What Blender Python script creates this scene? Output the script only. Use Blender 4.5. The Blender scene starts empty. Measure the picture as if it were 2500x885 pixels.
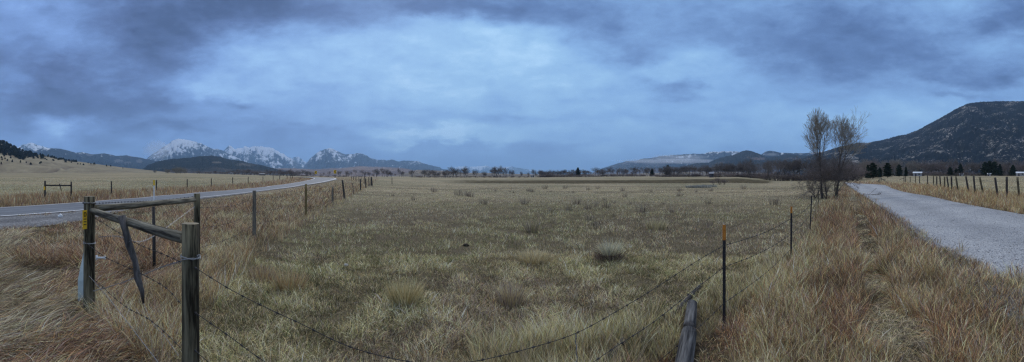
import bpy, math, random
import numpy as np
from mathutils import Vector
random.seed(7)
rng = np.random.default_rng(11)
C = bpy.context.scene.collection
EYE = 1.9; F = 900.0; CX = 1250.0; HY = 435.0

# ------------------------------------------------------------------ helpers
def az(x): return (np.asarray(x, float) - CX) / F
def smooth(a, b, v):
    t = np.clip((np.asarray(v, float) - a) / (b - a), 0, 1); return t*t*(3-2*t)

def _h(ix, iy, s):
    n = (ix*374761393 + iy*668265263 + s*974634777) & 0xffffffff
    n = ((n ^ (n >> 13)) * 1274126177) & 0xffffffff
    return ((n ^ (n >> 16)) & 0xffff) / 65535.0
def vnoise(x, y, s=0):
    x = np.asarray(x, float); y = np.asarray(y, float)
    ix = np.floor(x).astype(np.int64); iy = np.floor(y).astype(np.int64)
    fx = x-ix; fy = y-iy; fx = fx*fx*(3-2*fx); fy = fy*fy*(3-2*fy)
    a = _h(ix, iy, s); b = _h(ix+1, iy, s); c = _h(ix, iy+1, s); d = _h(ix+1, iy+1, s)
    return (a*(1-fx)+b*fx)*(1-fy) + (c*(1-fx)+d*fx)*fy
def fbm(x, y, s=0, o=4):
    v = 0; a = .5; t = 0
    for i in range(o):
        v = v + a*vnoise(x*2**i, y*2**i, s+i*17); t += a; a *= .5
    return v/t
def ridged(x, y, s=0, o=4):
    v = 0; a = .5; t = 0
    for i in range(o):
        v = v + a*(1-np.abs(2*vnoise(x*2**i, y*2**i, s+i*13)-1)); t += a; a *= .5
    return v/t

# ------------------------------------------------------------------ terrain heights
KR = np.array([0,15,20,28,35,50,70,90,120,170,250,350,450,600,900,3000,40000.])
COLS = [
 (-1578,[0]*17),
 (-250, [0,0,0,.05,.10,.30,.55,.95,1.55,2.3,3.3,4.7,6.4,9.3,14,30,60]),
 (0,    [0,0,0,.05,.10,.30,.55,.95,1.55,2.4,3.3,4.7,6.4,9.3,14,30,60]),
 (250,  [0,0,0,.05,.10,.30,.55,.95,1.55,2.4,3.5,5.2,7.2,10.5,15,30,60]),
 (450,  [0,0,0,.05,.10,.30,.55,.95,1.5,2.4,3.3,4.7,6.5,9.2,14,30,60]),
 (600,  [0,0,0,.05,.12,.35,.6,.95,1.5,2.3,3.0,3.9,5.0,7.2,10,25,60]),
 (700,  [0,0,0,.08,.15,.40,.65,1.0,1.45,2.0,2.6,3.3,4.2,5.2,8,20,50]),
 (800,  [0,0,0,.08,.20,.45,.65,.95,1.4,1.9,2.2,2.7,3.2,4.0,6,15,50]),
 (880,  [0,0,0,.05,.15,.35,.5,.7,1.15,1.7,2.1,2.5,2.9,3.6,5,15,50]),
 (957,  [0,0,0,0,.05,.15,.3,.45,.9,1.5,1.95,2.3,2.6,3.2,5,15,50]),
 (1100, [0,0,0,0,0,.0,.05,.1,.4,.9,1.5,2.0,2.4,2.9,4.5,15,50]),
 (1250, [0,0,0,0,0,.0,.05,.12,.35,.8,1.4,2.0,2.4,2.9,4.5,15,50]),
 (1600, [0,0,0,0,0,.0,.05,.12,.4,1.0,1.9,2.9,3.9,5.0,7,15,50]),
 (1800, [0,0,0,0,0,.0,.1,.18,.6,1.7,2.7,3.4,4.2,5.2,8,15,50]),
 (1900, [0,0,0,0,0,.0,.05,.1,.2,.25,.6,1.8,3.2,4.5,8,20,50]),
 (2000, [0,0,0,0,0,.0,.05,.1,.25,.5,1.1,2.2,3.5,5,8,20,50]),
 (2070, [0,0,0,0,0,.0,.05,.1,.2,.6,1.6,2.6,3.6,5,8,20,50]),
 (2150, [0,0,0,0,.05,.2,.4,.7,1.1,1.9,3.0,3.7,4.6,6,9,20,50]),
 (2300, [0,0,.05,.2,.4,.65,.85,1.15,1.6,2.3,3.2,3.9,4.8,6,9,20,50]),
 (2500, [0,0,.1,.35,.5,.7,.9,1.2,1.6,2.3,3.2,3.9,4.8,6,9,20,50]),
 (2800, [0,0,.1,.35,.5,.7,.9,1.2,1.6,2.3,3.2,3.9,4.8,6,9,20,50]),
 (4078, [0]*17)]
CXS = np.array([c[0] for c in COLS], float); CZ = np.array([c[1] for c in COLS], float)
LR = np.log1p(KR)
def zf(a, r):
    a = np.asarray(a, float); r = np.asarray(r, float)
    a, r = np.broadcast_arrays(a, r)
    px = a*F + CX
    j = np.clip(np.searchsorted(CXS, px)-1, 0, len(CXS)-2)
    tx = np.clip((px-CXS[j])/(CXS[j+1]-CXS[j]), 0, 1)
    i = np.clip(np.searchsorted(KR, r)-1, 0, len(KR)-2)
    tr = np.clip((r-KR[i])/(KR[i+1]-KR[i]), 0, 1)
    z0 = CZ[j, i]*(1-tr) + CZ[j, i+1]*tr
    z1 = CZ[j+1, i]*(1-tr) + CZ[j+1, i+1]*tr
    z = z0*(1-tx) + z1*tx
    # dry creek bed crossing the middle of the pasture
    wob = 6*(vnoise(px/70., px*0, 5)-.5)
    m = smooth(1060, 1180, px)*(1-smooth(1850, 1885, px))
    w = smooth(108, 121, r+wob)*(1-smooth(146, 170, r+wob))*m
    z = z*(1-w) + (-1.9)*w
    # second little terrace step on the far side
    m2 = smooth(1150, 1350, px)*(1-smooth(1700, 1745, px))
    z = z - .35*m2*smooth(196, 204, r+2*wob)*(1-smooth(230, 250, r))
    z = z + .05*(vnoise(r*np.sin(a)/3.+50, r*np.cos(a)/3.+50, 3)-.5)*smooth(5, 9, r)*(1-smooth(60, 100, r))
    z = z + .5*(fbm(r*np.sin(a)/60.+50, r*np.cos(a)/60.+50, 4, 2)-.5)*smooth(150, 400, r)
    return z
def P(a, r, dz=0.0):
    a = float(a); return Vector((r*math.sin(a), r*math.cos(a), float(zf(a, r))+dz))
_R = np.concatenate([np.linspace(1.5, 60, 1200), np.geomspace(60.1, 2000, 2400)])
def rat(x, y):
    """ground distance that the pixel (x, y) of the survey picture shows"""
    a = float(az(x)); yy = HY + F*(EYE - zf(a, _R))/_R
    k = np.where(yy <= y)[0]
    return float(_R[k[0]]) if len(k) else 1500.0
def G(x, y): return P(az(x), rat(x, y))
def AT(x, y, d):
    a = float(az(x)); return Vector((d*math.sin(a), d*math.cos(a), EYE-(y-HY)*d/F))

# ------------------------------------------------------------------ materials
def new_mat(name):
    m = bpy.data.materials.new(name); m.use_nodes = True
    nt = m.node_tree; nt.nodes.clear()
    out = nt.nodes.new('ShaderNodeOutputMaterial')
    return m, nt, out
def N(nt, t, **kw):
    n = nt.nodes.new(t)
    for k, v in kw.items(): setattr(n, k, v)
    return n
def link(nt, a, b): nt.links.new(a, b)
def bsdf(nt, out, rough=.9, spec=.15, metal=0):
    b = N(nt, 'ShaderNodeBsdfPrincipled'); b.inputs['Roughness'].default_value = rough
    b.inputs['Metallic'].default_value = metal
    b.inputs['Specular IOR Level'].default_value = spec
    link(nt, b.outputs[0], out.inputs['Surface']); return b
def math_n(nt, op, a, b=None, c=None, clamp=False):
    n = N(nt, 'ShaderNodeMath', operation=op, use_clamp=clamp)
    for i, v in enumerate((a, b, c)):
        if v is None: continue
        if isinstance(v, (int, float)): n.inputs[i].default_value = v
        else: link(nt, v, n.inputs[i])
    return n.outputs[0]
def vmath(nt, op, a, b=None):
    n = N(nt, 'ShaderNodeVectorMath', operation=op)
    for i, v in enumerate((a, b)):
        if v is None: continue
        if isinstance(v, (tuple, list)): n.inputs[i].default_value = v
        else: link(nt, v, n.inputs[i])
    return n
def noise(nt, vec, scale, detail=4, rough=.55, dist=0):
    n = N(nt, 'ShaderNodeTexNoise'); n.inputs['Scale'].default_value = scale
    n.inputs['Detail'].default_value = detail; n.inputs['Roughness'].default_value = rough
    n.inputs['Distortion'].default_value = dist
    if vec is not None: link(nt, vec, n.inputs['Vector'])
    return n.outputs['Fac']
def ramp(nt, fac, stops, interp='LINEAR'):
    r = N(nt, 'ShaderNodeValToRGB'); cr = r.color_ramp; cr.interpolation = interp
    while len(cr.elements) > 1: cr.elements.remove(cr.elements[-1])
    cr.elements[0].position = stops[0][0]; cr.elements[0].color = (*stops[0][1], 1)
    for p, c in stops[1:]:
        e = cr.elements.new(p); e.color = (*c, 1)
    link(nt, fac, r.inputs['Fac']); return r.outputs['Color']
def mix(nt, f, a, b):
    n = N(nt, 'ShaderNodeMix', data_type='RGBA')
    for s, v in ((n.inputs[0], f), (n.inputs[6], a), (n.inputs[7], b)):
        if isinstance(v, (int, float)): s.default_value = v
        elif isinstance(v, tuple): s.default_value = (*v, 1)
        else: link(nt, v, s)
    return n.outputs[2]
def bump(nt, h, b, strength=.5, dist=.02):
    n = N(nt, 'ShaderNodeBump'); n.inputs['Strength'].default_value = strength
    n.inputs['Distance'].default_value = dist
    link(nt, h, n.inputs['Height']); link(nt, n.outputs[0], b.inputs['Normal'])

M = {}
def simple(name, c1, c2, scale=8, rough=.85, spec=.2, metal=0, stretch=(1, 1, 1), bs=.3, bd=.01, lo=.3, hi=.7):
    m, nt, out = new_mat(name); b = bsdf(nt, out, rough, spec, metal)
    tc = N(nt, 'ShaderNodeTexCoord'); v = vmath(nt, 'MULTIPLY', tc.outputs['Object'], stretch).outputs[0]
    n1 = noise(nt, v, scale, 5, .65)
    col = ramp(nt, n1, [(lo, c1), (hi, c2)])
    link(nt, col, b.inputs['Base Color']); bump(nt, n1, b, bs, bd)
    M[name] = m; return m
simple('wood_green', (.016,.013,.008), (.19,.17,.11), 5, stretch=(4,4,.30), bs=.8, lo=.40, hi=.62)
simple('wood_grey', (.035,.031,.025), (.25,.225,.18), 6, stretch=(6,6,.4), bs=.8, lo=.38, hi=.64)
simple('wood_log', (.02,.02,.022), (.15,.15,.15), 5, stretch=(5,5,.3), bs=.9, bd=.02, lo=.40, hi=.64)
simple('wood_rail', (.025,.022,.018), (.23,.215,.165), 5, stretch=(5,5,.3), bs=.6, lo=.38, hi=.62)
simple('wood_dark', (.018,.017,.017), (.075,.07,.068), 7, stretch=(6,6,.6), bs=.6)
simple('wood_tan', (.10,.075,.035), (.24,.18,.08), 7, stretch=(6,6,.6), bs=.5)
simple('stick', (.03,.028,.026), (.16,.15,.145), 9, stretch=(3,3,.6), bs=1., bd=.02)
simple('cut_end', (.12,.10,.07), (.3,.26,.18), 30)
simple('black_steel', (.008,.008,.010), (.03,.026,.028), 20, .6, .4)
simple('orange_cap', (.30,.10,.015), (.60,.24,.03), 25, .6, .3)
simple('wire', (.02,.02,.022), (.075,.07,.07), 60, .6, .4, .4)
simple('wire_bright', (.14,.15,.16), (.34,.36,.38), 60, .5, .5, .6)
simple('yellow', (.70,.42,.02), (.80,.52,.04), 5, .6, .3)
simple('black_ink', (.012,.012,.012), (.02,.02,.02), 5, .6, .3)
simple('white_plastic', (.60,.62,.64), (.80,.82,.82), 12, .5, .4)
simple('pale_marker', (.42,.50,.50), (.58,.66,.66), 6, .6, .3)
simple('bark', (.035,.030,.027), (.13,.115,.10), 12, stretch=(3,3,.6), bs=.8, bd=.02)
simple('bark_pale', (.10,.095,.08), (.26,.25,.21), 5, stretch=(3,3,.6), bs=.5)
simple('twig_near', (.20,.185,.15), (.34,.31,.25), 4)
simple('twig_dark', (.085,.072,.068), (.17,.148,.14), 3)
simple('bark_far', (.03,.027,.026), (.075,.066,.062), 2)
simple('twig_far', (.10,.09,.085), (.20,.18,.17), .4)
simple('twig_tan', (.15,.14,.12), (.27,.25,.21), .4)
simple('twig_mauve', (.13,.108,.10), (.23,.195,.185), .4)
simple('needles', (.010,.018,.012), (.035,.055,.032), 1.2)
simple('needles_hill', (.008,.013,.010), (.026,.036,.024), 1.2)
simple('shed_wall', (.25,.25,.25), (.38,.38,.37), 2)
simple('shed_wall_dark', (.05,.045,.05), (.10,.09,.10), 2)
simple('roof_pale', (.42,.46,.50), (.58,.62,.66), 2, .5)
simple('roof_grey', (.16,.17,.20), (.26,.27,.30), 2, .5)
simple('dark_glass', (.015,.018,.02), (.03,.035,.04), 2, .2, .5)
simple('sage', (.20,.25,.22), (.40,.46,.42), 9)
simple('weed', (.045,.035,.028), (.14,.11,.08), 9)
simple('stone', (.30,.29,.27), (.5,.49,.46), 9)

def grass_material():
    m, nt, out = new_mat('grass_blades')
    at = N(nt, 'ShaderNodeAttribute', attribute_name='tint')
    d = N(nt, 'ShaderNodeBsdfDiffuse'); t = N(nt, 'ShaderNodeBsdfTranslucent'); mx = N(nt, 'ShaderNodeMixShader')
    link(nt, at.outputs['Color'], d.inputs[0]); link(nt, at.outputs['Color'], t.inputs[0])
    mx.inputs[0].default_value = .10
    link(nt, d.outputs[0], mx.inputs[1]); link(nt, t.outputs[0], mx.inputs[2]); link(nt, mx.outputs[0], out.inputs['Surface'])
    M['grass'] = m
grass_material()

def ground_material():
    m, nt, out = new_mat('dry_pasture'); b = bsdf(nt, out, .95, .05)
    geo = N(nt, 'ShaderNodeNewGeometry'); p = geo.outputs['Position']
    a = noise(nt, p, .035, 5, .6); c = noise(nt, p, .5, 6, .65); f = noise(nt, p, 9, 5, .7)
    pale = ramp(nt, c, [(.3, (.24,.20,.135)), (.55, (.35,.30,.20)), (.72, (.42,.37,.26))])
    olive = ramp(nt, c, [(.3, (.17,.16,.10)), (.7, (.29,.265,.175))])
    col = mix(nt, ramp(nt, a, [(.42,(0,0,0)),(.6,(1,1,1))]), pale, olive)
    dk = ramp(nt, f, [(.30,(.45,.42,.40)),(.62,(1.05,1.05,1.05))])
    mm = N(nt, 'ShaderNodeMix', data_type='RGBA', blend_type='MULTIPLY'); mm.inputs[0].default_value = .75
    link(nt, col, mm.inputs[6]); link(nt, dk, mm.inputs[7]); col = mm.outputs[2]
    z = N(nt, 'ShaderNodeAttribute', attribute_name='zone'); s = N(nt, 'ShaderNodeSeparateColor'); link(nt, z.outputs['Color'], s.inputs[0])
    red = ramp(nt, c, [(.3, (.12,.075,.05)), (.7, (.27,.195,.125))])
    col = mix(nt, s.outputs[0], col, red)
    bank = ramp(nt, c, [(.3, (.045,.038,.022)), (.7, (.12,.10,.06))])
    col = mix(nt, s.outputs[1], col, bank)
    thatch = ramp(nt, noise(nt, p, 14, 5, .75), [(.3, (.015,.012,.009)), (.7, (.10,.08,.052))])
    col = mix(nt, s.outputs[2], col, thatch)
    link(nt, col, b.inputs['Base Color'])
    bump(nt, f, b, .8, .06); M['ground'] = m
ground_material()

def road_material(name, c1, c2, c3, sc, spec=.2):
    m, nt, out = new_mat(name); b = bsdf(nt, out, .8, spec)
    geo = N(nt, 'ShaderNodeNewGeometry'); p = geo.outputs['Position']
    n1 = noise(nt, p, sc, 3, .8); n2 = noise(nt, p, .35, 4, .6); n3 = noise(nt, p, sc*.33, 4, .7)
    v = N(nt, 'ShaderNodeTexVoronoi'); v.inputs['Scale'].default_value = sc*.55; link(nt, p, v.inputs['Vector'])
    sv = N(nt, 'ShaderNodeSeparateColor'); link(nt, v.outputs['Color'], sv.inputs[0])
    t = math_n(nt, 'ADD', math_n(nt, 'MULTIPLY', n1, .5), math_n(nt, 'MULTIPLY', sv.outputs[0], .45))
    t = math_n(nt, 'ADD', t, math_n(nt, 'MULTIPLY', math_n(nt, 'SUBTRACT', n2, .5), .5))
    t = math_n(nt, 'ADD', t, math_n(nt, 'MULTIPLY', math_n(nt, 'SUBTRACT', n3, .5), .5))
    ac = N(nt, 'ShaderNodeAttribute', attribute_name='across'); wt = math_n(nt, 'COSINE', math_n(nt, 'MULTIPLY', math_n(nt, 'ADD', ac.outputs['Fac'], math_n(nt, 'MULTIPLY', n2, .12)), 12.57))
    t = math_n(nt, 'SUBTRACT', t, math_n(nt, 'MULTIPLY', wt, .06))
    col = ramp(nt, t, [(.2, c1), (.5, c2), (.8, c3)])
    link(nt, col, b.inputs['Base Color']); bump(nt, n1, b, .35, .01); M[name] = m
road_material('gravel', (.18,.188,.20), (.285,.297,.315), (.44,.45,.46), 55)
road_material('shoulder', (.06,.06,.062), (.14,.14,.142), (.30,.30,.30), 30)
def asphalt():
    m, nt, out = new_mat('asphalt'); b = bsdf(nt, out, .7, .35)
    at = N(nt, 'ShaderNodeAttribute', attribute_name='across'); geo = N(nt, 'ShaderNodeNewGeometry')
    n1 = noise(nt, geo.outputs['Position'], .6, 5, .7); n2 = noise(nt, geo.outputs['Position'], 30, 3, .8)
    w = math_n(nt, 'SINE', math_n(nt, 'MULTIPLY', at.outputs['Fac'], 25.1))
    t = math_n(nt, 'ADD', math_n(nt, 'MULTIPLY', w, .06), math_n(nt, 'ADD', math_n(nt, 'MULTIPLY', n1, .6), math_n(nt, 'MULTIPLY', n2, .3)))
    link(nt, ramp(nt, t, [(.25, (.08,.088,.10)), (.7, (.18,.195,.215))]), b.inputs['Base Color'])
    bump(nt, n2, b, .3, .01); M['asphalt'] = m
    m, nt, out = new_mat('line_paint'); b = bsdf(nt, out, .6, .3); geo = N(nt, 'ShaderNodeNewGeometry')
    link(nt, ramp(nt, noise(nt, geo.outputs['Position'], 3, 5, .8), [(.22, (.35,.35,.35)), (.36, (.75,.75,.75))]), b.inputs['Base Color']); M['line'] = m
asphalt()

def mountain_material(name, forest, rock, snow, snow_line, snow_amt, patch, fine, spk=.0, low=None):
    """attribute mu = (metres along the range, fraction of height, relief)"""
    m, nt, out = new_mat(name); b = bsdf(nt, out, .95, .05)
    at = N(nt, 'ShaderNodeAttribute', attribute_name='mu'); sx = N(nt, 'ShaderNodeSeparateXYZ'); link(nt, at.outputs['Vector'], sx.inputs[0])
    geo = N(nt, 'ShaderNodeNewGeometry'); p = geo.outputs['Position']
    u, t, rel = sx.outputs
    sv = N(nt, 'ShaderNodeCombineXYZ'); link(nt, math_n(nt, 'MULTIPLY', u, 7.), sv.inputs[0]); link(nt, math_n(nt, 'MULTIPLY', t, 2.2), sv.inputs[1]); streak = noise(nt, sv.outputs[0], 1., 6, .7, .6)
    n_big = noise(nt, p, fine*.12, 4, .6); n_fine = noise(nt, p, fine, 4, .75); n_mid = noise(nt, p, fine*.4, 4, .65)
    # rock or open grass patches in the forest
    q = math_n(nt, 'ADD', math_n(nt, 'MULTIPLY', n_fine, .55), math_n(nt, 'MULTIPLY', n_big, .45))
    at2 = N(nt, 'ShaderNodeAttribute', attribute_name='open'); q = math_n(nt, 'ADD', q, math_n(nt, 'MULTIPLY', at2.outputs['Fac'], .16))
    open_ = ramp(nt, q, [(patch, (0,0,0)), (patch+.035, (1,1,1))])
    col = mix(nt, open_, forest, mix(nt, n_mid, rock, tuple(min(1, c*1.5) for c in rock)))
    if low:
        col = mix(nt, ramp(nt, math_n(nt, 'ADD', t, math_n(nt, 'MULTIPLY', math_n(nt, 'SUBTRACT', n_big, .5), .5)), [(low[0], (1,1,1)), (low[0]+.1, (0,0,0))]), col, mix(nt, n_mid, low[1], tuple(c*.6 for c in low[1])))
    # snow: height plus relief plus streaks down the slope
    s = math_n(nt, 'ADD', math_n(nt, 'MULTIPLY', math_n(nt, 'SUBTRACT', t, snow_line), 1.3), math_n(nt, 'MULTIPLY', math_n(nt, 'SUBTRACT', rel, .60), 2.8))
    s = math_n(nt, 'ADD', s, math_n(nt, 'MULTIPLY', math_n(nt, 'SUBTRACT', n_fine, .5), 1.8))
    s = math_n(nt, 'ADD', s, math_n(nt, 'MULTIPLY', math_n(nt, 'SUBTRACT', n_mid, .5), .6))
    s = math_n(nt, 'ADD', s, math_n(nt, 'MULTIPLY', math_n(nt, 'SUBTRACT', streak, .5), 2.2))
    s = math_n(nt, 'ADD', s, snow_amt)
    sm = ramp(nt, s, [(.35, (0,0,0)), (.72, (1,1,1))])
    col = mix(nt, sm, col, snow)
    link(nt, col, b.inputs['Base Color']); bump(nt, n_fine, b, 1., 1.2/fine*.5)
    M[name] = m
SNOW = (.62, .66, .72)
mountain_material('snow_range', (.012,.020,.032), (.07,.075,.09), SNOW, .46, .24, .75, .009, low=(.10, (.20,.15,.13)))
mountain_material('snow_range_b', (.018,.026,.034), (.07,.08,.09), SNOW, .64, .10, .78, .009)
mountain_material('blue_ridge', (.016,.026,.040), (.08,.085,.10), SNOW, 1.2, .30, .60, .012)
mountain_material('forest_hill', (.006,.011,.014), (.09,.08,.065), SNOW, 3.0, 0, .60, .03, low=(.22, (.085,.070,.062)))
mountain_material('far_peak', (.03,.04,.05), (.10,.10,.11), SNOW, .6, .10, .62, .006)
mountain_material('low_tan', (.13,.105,.08), (.20,.165,.12), (.5,.5,.5), 1.05, .1, .5, .02)
mountain_material('bench_mauve', (.13,.095,.085), (.20,.15,.125), (.45,.45,.47), .98, .0, .5, .012)
mountain_material('right_back', (.016,.024,.032), (.15,.13,.125), SNOW, .92, .25, .55, .015, low=(.18, (.13,.10,.095)))
mountain_material('right_mid', (.014,.018,.020), (.11,.085,.075), SNOW, 1.3, .0, .56, .03, low=(.30, (.075,.058,.052)))
mountain_material('big_right', (.006,.010,.016), (.23,.22,.205), SNOW, 3., 0, .560, .075)

def hill_material():
    m, nt, out = new_mat('grass_hill'); b = bsdf(nt, out, .95, .05)
    geo = N(nt, 'ShaderNodeNewGeometry'); p = geo.outputs['Position']
    at = N(nt, 'ShaderNodeAttribute', attribute_name='mu'); sx = N(nt, 'ShaderNodeSeparateXYZ'); link(nt, at.outputs['Vector'], sx.inputs[0])
    n1 = noise(nt, p, .012, 5, .6); n2 = noise(nt, p, .12, 4, .7)
    col = ramp(nt, math_n(nt, 'ADD', math_n(nt, 'MULTIPLY', n1, .6), math_n(nt, 'MULTIPLY', n2, .4)), [(.35, (.17,.145,.095)), (.6, (.27,.235,.16))])
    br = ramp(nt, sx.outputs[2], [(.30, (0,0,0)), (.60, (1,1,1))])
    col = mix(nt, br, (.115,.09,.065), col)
    link(nt, col, b.inputs['Base Color']); M['grass_hill'] = m
hill_material()

# ------------------------------------------------------------------ mesh helpers
def mesh_np(name, verts, faces_flat, loop_tot, mats, attrs=None, matidx=None, smooth_=False):
    me = bpy.data.meshes.new(name)
    verts = np.asarray(verts, np.float32); faces_flat = np.asarray(faces_flat, np.int32); loop_tot = np.asarray(loop_tot, np.int32)
    me.vertices.add(len(verts)); me.vertices.foreach_set('co', verts.ravel())
    me.loops.add(len(faces_flat)); me.loops.foreach_set('vertex_index', faces_flat)
    me.polygons.add(len(loop_tot)); st = np.concatenate([[0], np.cumsum(loop_tot)[:-1]]).astype(np.int32)
    me.polygons.foreach_set('loop_start', st); me.polygons.foreach_set('loop_total', loop_tot)
    if matidx is not None: me.polygons.foreach_set('material_index', np.asarray(matidx, np.int32))
    if smooth_: me.polygons.foreach_set('use_smooth', np.ones(len(loop_tot), bool))
    for k, v in (attrs or {}).items():
        v = np.asarray(v, np.float32)
        if v.ndim == 1: a = me.attributes.new(k, 'FLOAT', 'POINT'); a.data.foreach_set('value', v)
        elif v.shape[1] == 3: a = me.attributes.new(k, 'FLOAT_VECTOR', 'POINT'); a.data.foreach_set('vector', v.ravel())
        else: a = me.attributes.new(k, 'FLOAT_COLOR', 'POINT'); a.data.foreach_set('color', v.ravel())
    for m in mats: me.materials.append(m)
    me.update(calc_edges=True); me.validate()
    return me
def put(name, me, parent=None, **props):
    o = bpy.data.objects.new(name, me); C.objects.link(o)
    if parent: o.parent = parent
    for k, v in props.items(): o[k] = v
    return o
def thing(name, loc, label, cat, group=None, rz=0):
    o = bpy.data.objects.new(name, None); C.objects.link(o); o.location = loc; o.rotation_euler = (0, 0, rz)
    o.empty_display_size = .2; o['label'] = label; o['category'] = cat
    if group: o['group'] = group
    return o
def grid(nu, nv, off=0):
    i = np.arange(nu-1)[:, None]; j = np.arange(nv-1)[None, :]
    a = (i*nv+j).ravel()+off
    return np.stack([a, a+nv, a+nv+1, a+1], 1)
class MB:
    def __init__(s): s.v = []; s.f = []; s.m = []; s.n = 0
    def add(s, v, f, m=0):
        s.v += [tuple(p) for p in v]; s.f += [tuple(i+s.n for i in q) for q in f]; s.m += [m]*len(f); s.n += len(v)
    def tube(s, pts, rad, n=10, m=0, cap=True, capm=None, wob=0):
        pts = [Vector(p) for p in pts]; K = len(pts); vs = []
        rad = rad if isinstance(rad, (list, tuple)) else [rad]*K
        ph = [random.uniform(0, 6.28) for _ in range(4)]
        up = Vector((0, 0, 1)) if abs((pts[-1]-pts[0]).normalized().z) < .9 else Vector((0, 1, 0))
        for k, p in enumerate(pts):
            d = (pts[min(k+1, K-1)]-pts[max(k-1, 0)]).normalized()
            x = d.cross(up).normalized(); y = x.cross(d)
            for i in range(n):
                a = 2*math.pi*i/n; rr = rad[k]*(1+wob*(math.sin(2*a+ph[0])+.6*math.sin(3*a+ph[1]+k*.3)+.4*math.sin(7*a+ph[2])))
                vs.append(p+(x*math.cos(a)+y*math.sin(a))*rr)
        fs = [(k*n+i, k*n+(i+1) % n, (k+1)*n+(i+1) % n, (k+1)*n+i) for k in range(K-1) for i in range(n)]
        s.add(vs, fs, m)
        if cap:
            b = s.n-len(vs)
            s.f.append(tuple(b+i for i in range(n))[::-1]); s.m.append(m if capm is None else capm)
            s.f.append(tuple(b+(K-1)*n+i for i in range(n))); s.m.append(m if capm is None else capm)
    def box(s, c, sx, sy, sz, m=0, rz=0, tilt=None):
        c = Vector(c); cs, sn = math.cos(rz), math.sin(rz); v = []
        for dx, dy, dz in ((-1,-1,-1),(1,-1,-1),(1,1,-1),(-1,1,-1),(-1,-1,1),(1,-1,1),(1,1,1),(-1,1,1)):
            x, y, z = dx*sx/2, dy*sy/2, dz*sz/2
            if tilt: x += z*tilt
            v.append(c+Vector((x*cs-y*sn, x*sn+y*cs, z)))
        s.add(v, [(3,2,1,0),(4,5,6,7),(0,1,5,4),(1,2,6,5),(2,3,7,6),(3,0,4,7)], m)
    def build(s, name, mats, parent=None, sm=False, **props):
        me = bpy.data.meshes.new(name); me.from_pydata([tuple(v) for v in s.v], [], s.f)
        for m in (mats if isinstance(mats, (list, tuple)) else [mats]): me.materials.append(m)
        me.polygons.foreach_set('material_index', s.m)
        if sm: me.polygons.foreach_set('use_smooth', [True]*len(s.f))
        me.update(); return put(name, me, parent, **props)

# ------------------------------------------------------------------ road outlines surveyed on the ground
hw_far = [(0,508),(100,502),(200,495),(300,487),(400,478),(500,470),(600,461.5),(660,456),(700,450.5),(740,444),(760,439.5),(766,437.3),(757,435.5),(735,434),(715,433.2)]
hw_near = [(0,531),(100,524),(190,517),(300,505),(400,494),(500,483),(600,472),(660,464),(705,458.5),(752,452),(790,446),(823,438.5),(815,435.6),(785,434.2),(760,433.4)]
FARE = [G(*p) for p in hw_far]; NEARE = [G(*p) for p in hw_near]
def extend(pts, length):
    d = (pts[0]-pts[1]); d.z = 0; d.normalize(); out = []
    for k in (3, 2, 1):
        q = pts[0]+d*(length*k/3); a = math.atan2(q.x, q.y); out.append(Vector((q.x, q.y, float(zf(a, math.hypot(q.x, q.y))))))
    return out+pts
FARE = extend(FARE, 45); NEARE = extend(NEARE, 45)
gr_l = [(2499,768),(2455,745),(2407,707),(2363,674),(2315,637),(2268,600),(2229,564),(2197,539),(2169,519),(2144,502),(2117,484),(2087,465),(2068,452),(2064,448.3),(2063,446.4)]
gr_r = [(2500,525.5),(2473,520.5),(2423,512),(2373,502),(2340,496),(2324,493),(2300,487),(2274,481),(2250,477),(2224,473),(2200,468),(2180,461.5),(2160,453),(2094,449.2),(2081,447)]
GL = extend([G(*p) for p in gr_l], 30); GR_ = extend([G(*p) for p in gr_r], 30)
def densify(pts, n=5):
    out = []
    for a, b in zip(pts[:-1], pts[1:]): out += [a.lerp(b, k/n) for k in range(n)]
    return out+[pts[-1]]
FARE_D = densify(FARE); NEARE_D = densify(NEARE); GL_D = densify(GL); GR_D = densify(GR_)
def poly_xy(a, b): return np.array([(p.x, p.y) for p in a]+[(p.x, p.y) for p in reversed(b)])
HW_POLY = poly_xy(FARE, NEARE); GR_POLY = poly_xy(GL, GR_)
SH_OUT = []
for i, p in enumerate(NEARE):
    w = [4.4,4.4,4.3,4.0,3.4,2.3,1.3,.9,.7,.6,.5,.5,.5,.5,.6,.6,.5,.5][i]
    d = Vector((-p.x, -p.y, 0)).normalized(); n = (NEARE[min(i+1, len(NEARE)-1)]-NEARE[max(i-1, 0)]); n.z = 0; n.normalize()
    pr = Vector((n.y, -n.x, 0))
    if pr.dot(d) < 0: pr = -pr
    if i > 14: pr = -Vector((p.x, p.y, 0)).normalized()*-1
    q = p+pr*w; SH_OUT.append(Vector((q.x, q.y, float(zf(math.atan2(q.x, q.y), math.hypot(q.x, q.y))))))
SH_POLY = poly_xy(NEARE[:15], SH_OUT[:15])
def inside(poly, x, y):
    r = np.zeros(len(x), bool); n = len(poly); j = n-1
    for i in range(n):
        xi, yi = poly[i]; xj, yj = poly[j]
        c = ((yi > y) != (yj > y)) & (x < (xj-xi)*(y-yi)/(yj-yi+1e-12)+xi); r ^= c; j = i
    return r
def dist_to(line, x, y, closed=False):
    d = np.full(len(x), 1e9); L = list(line)+([line[0]] if closed else [])
    for (ax, ay), (bx, by) in zip(L[:-1], L[1:]):
        vx, vy = bx-ax, by-ay; t = np.clip(((x-ax)*vx+(y-ay)*vy)/(vx*vx+vy*vy+1e-9), 0, 1)
        d = np.minimum(d, np.hypot(x-ax-t*vx, y-ay-t*vy))
    return d
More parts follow.
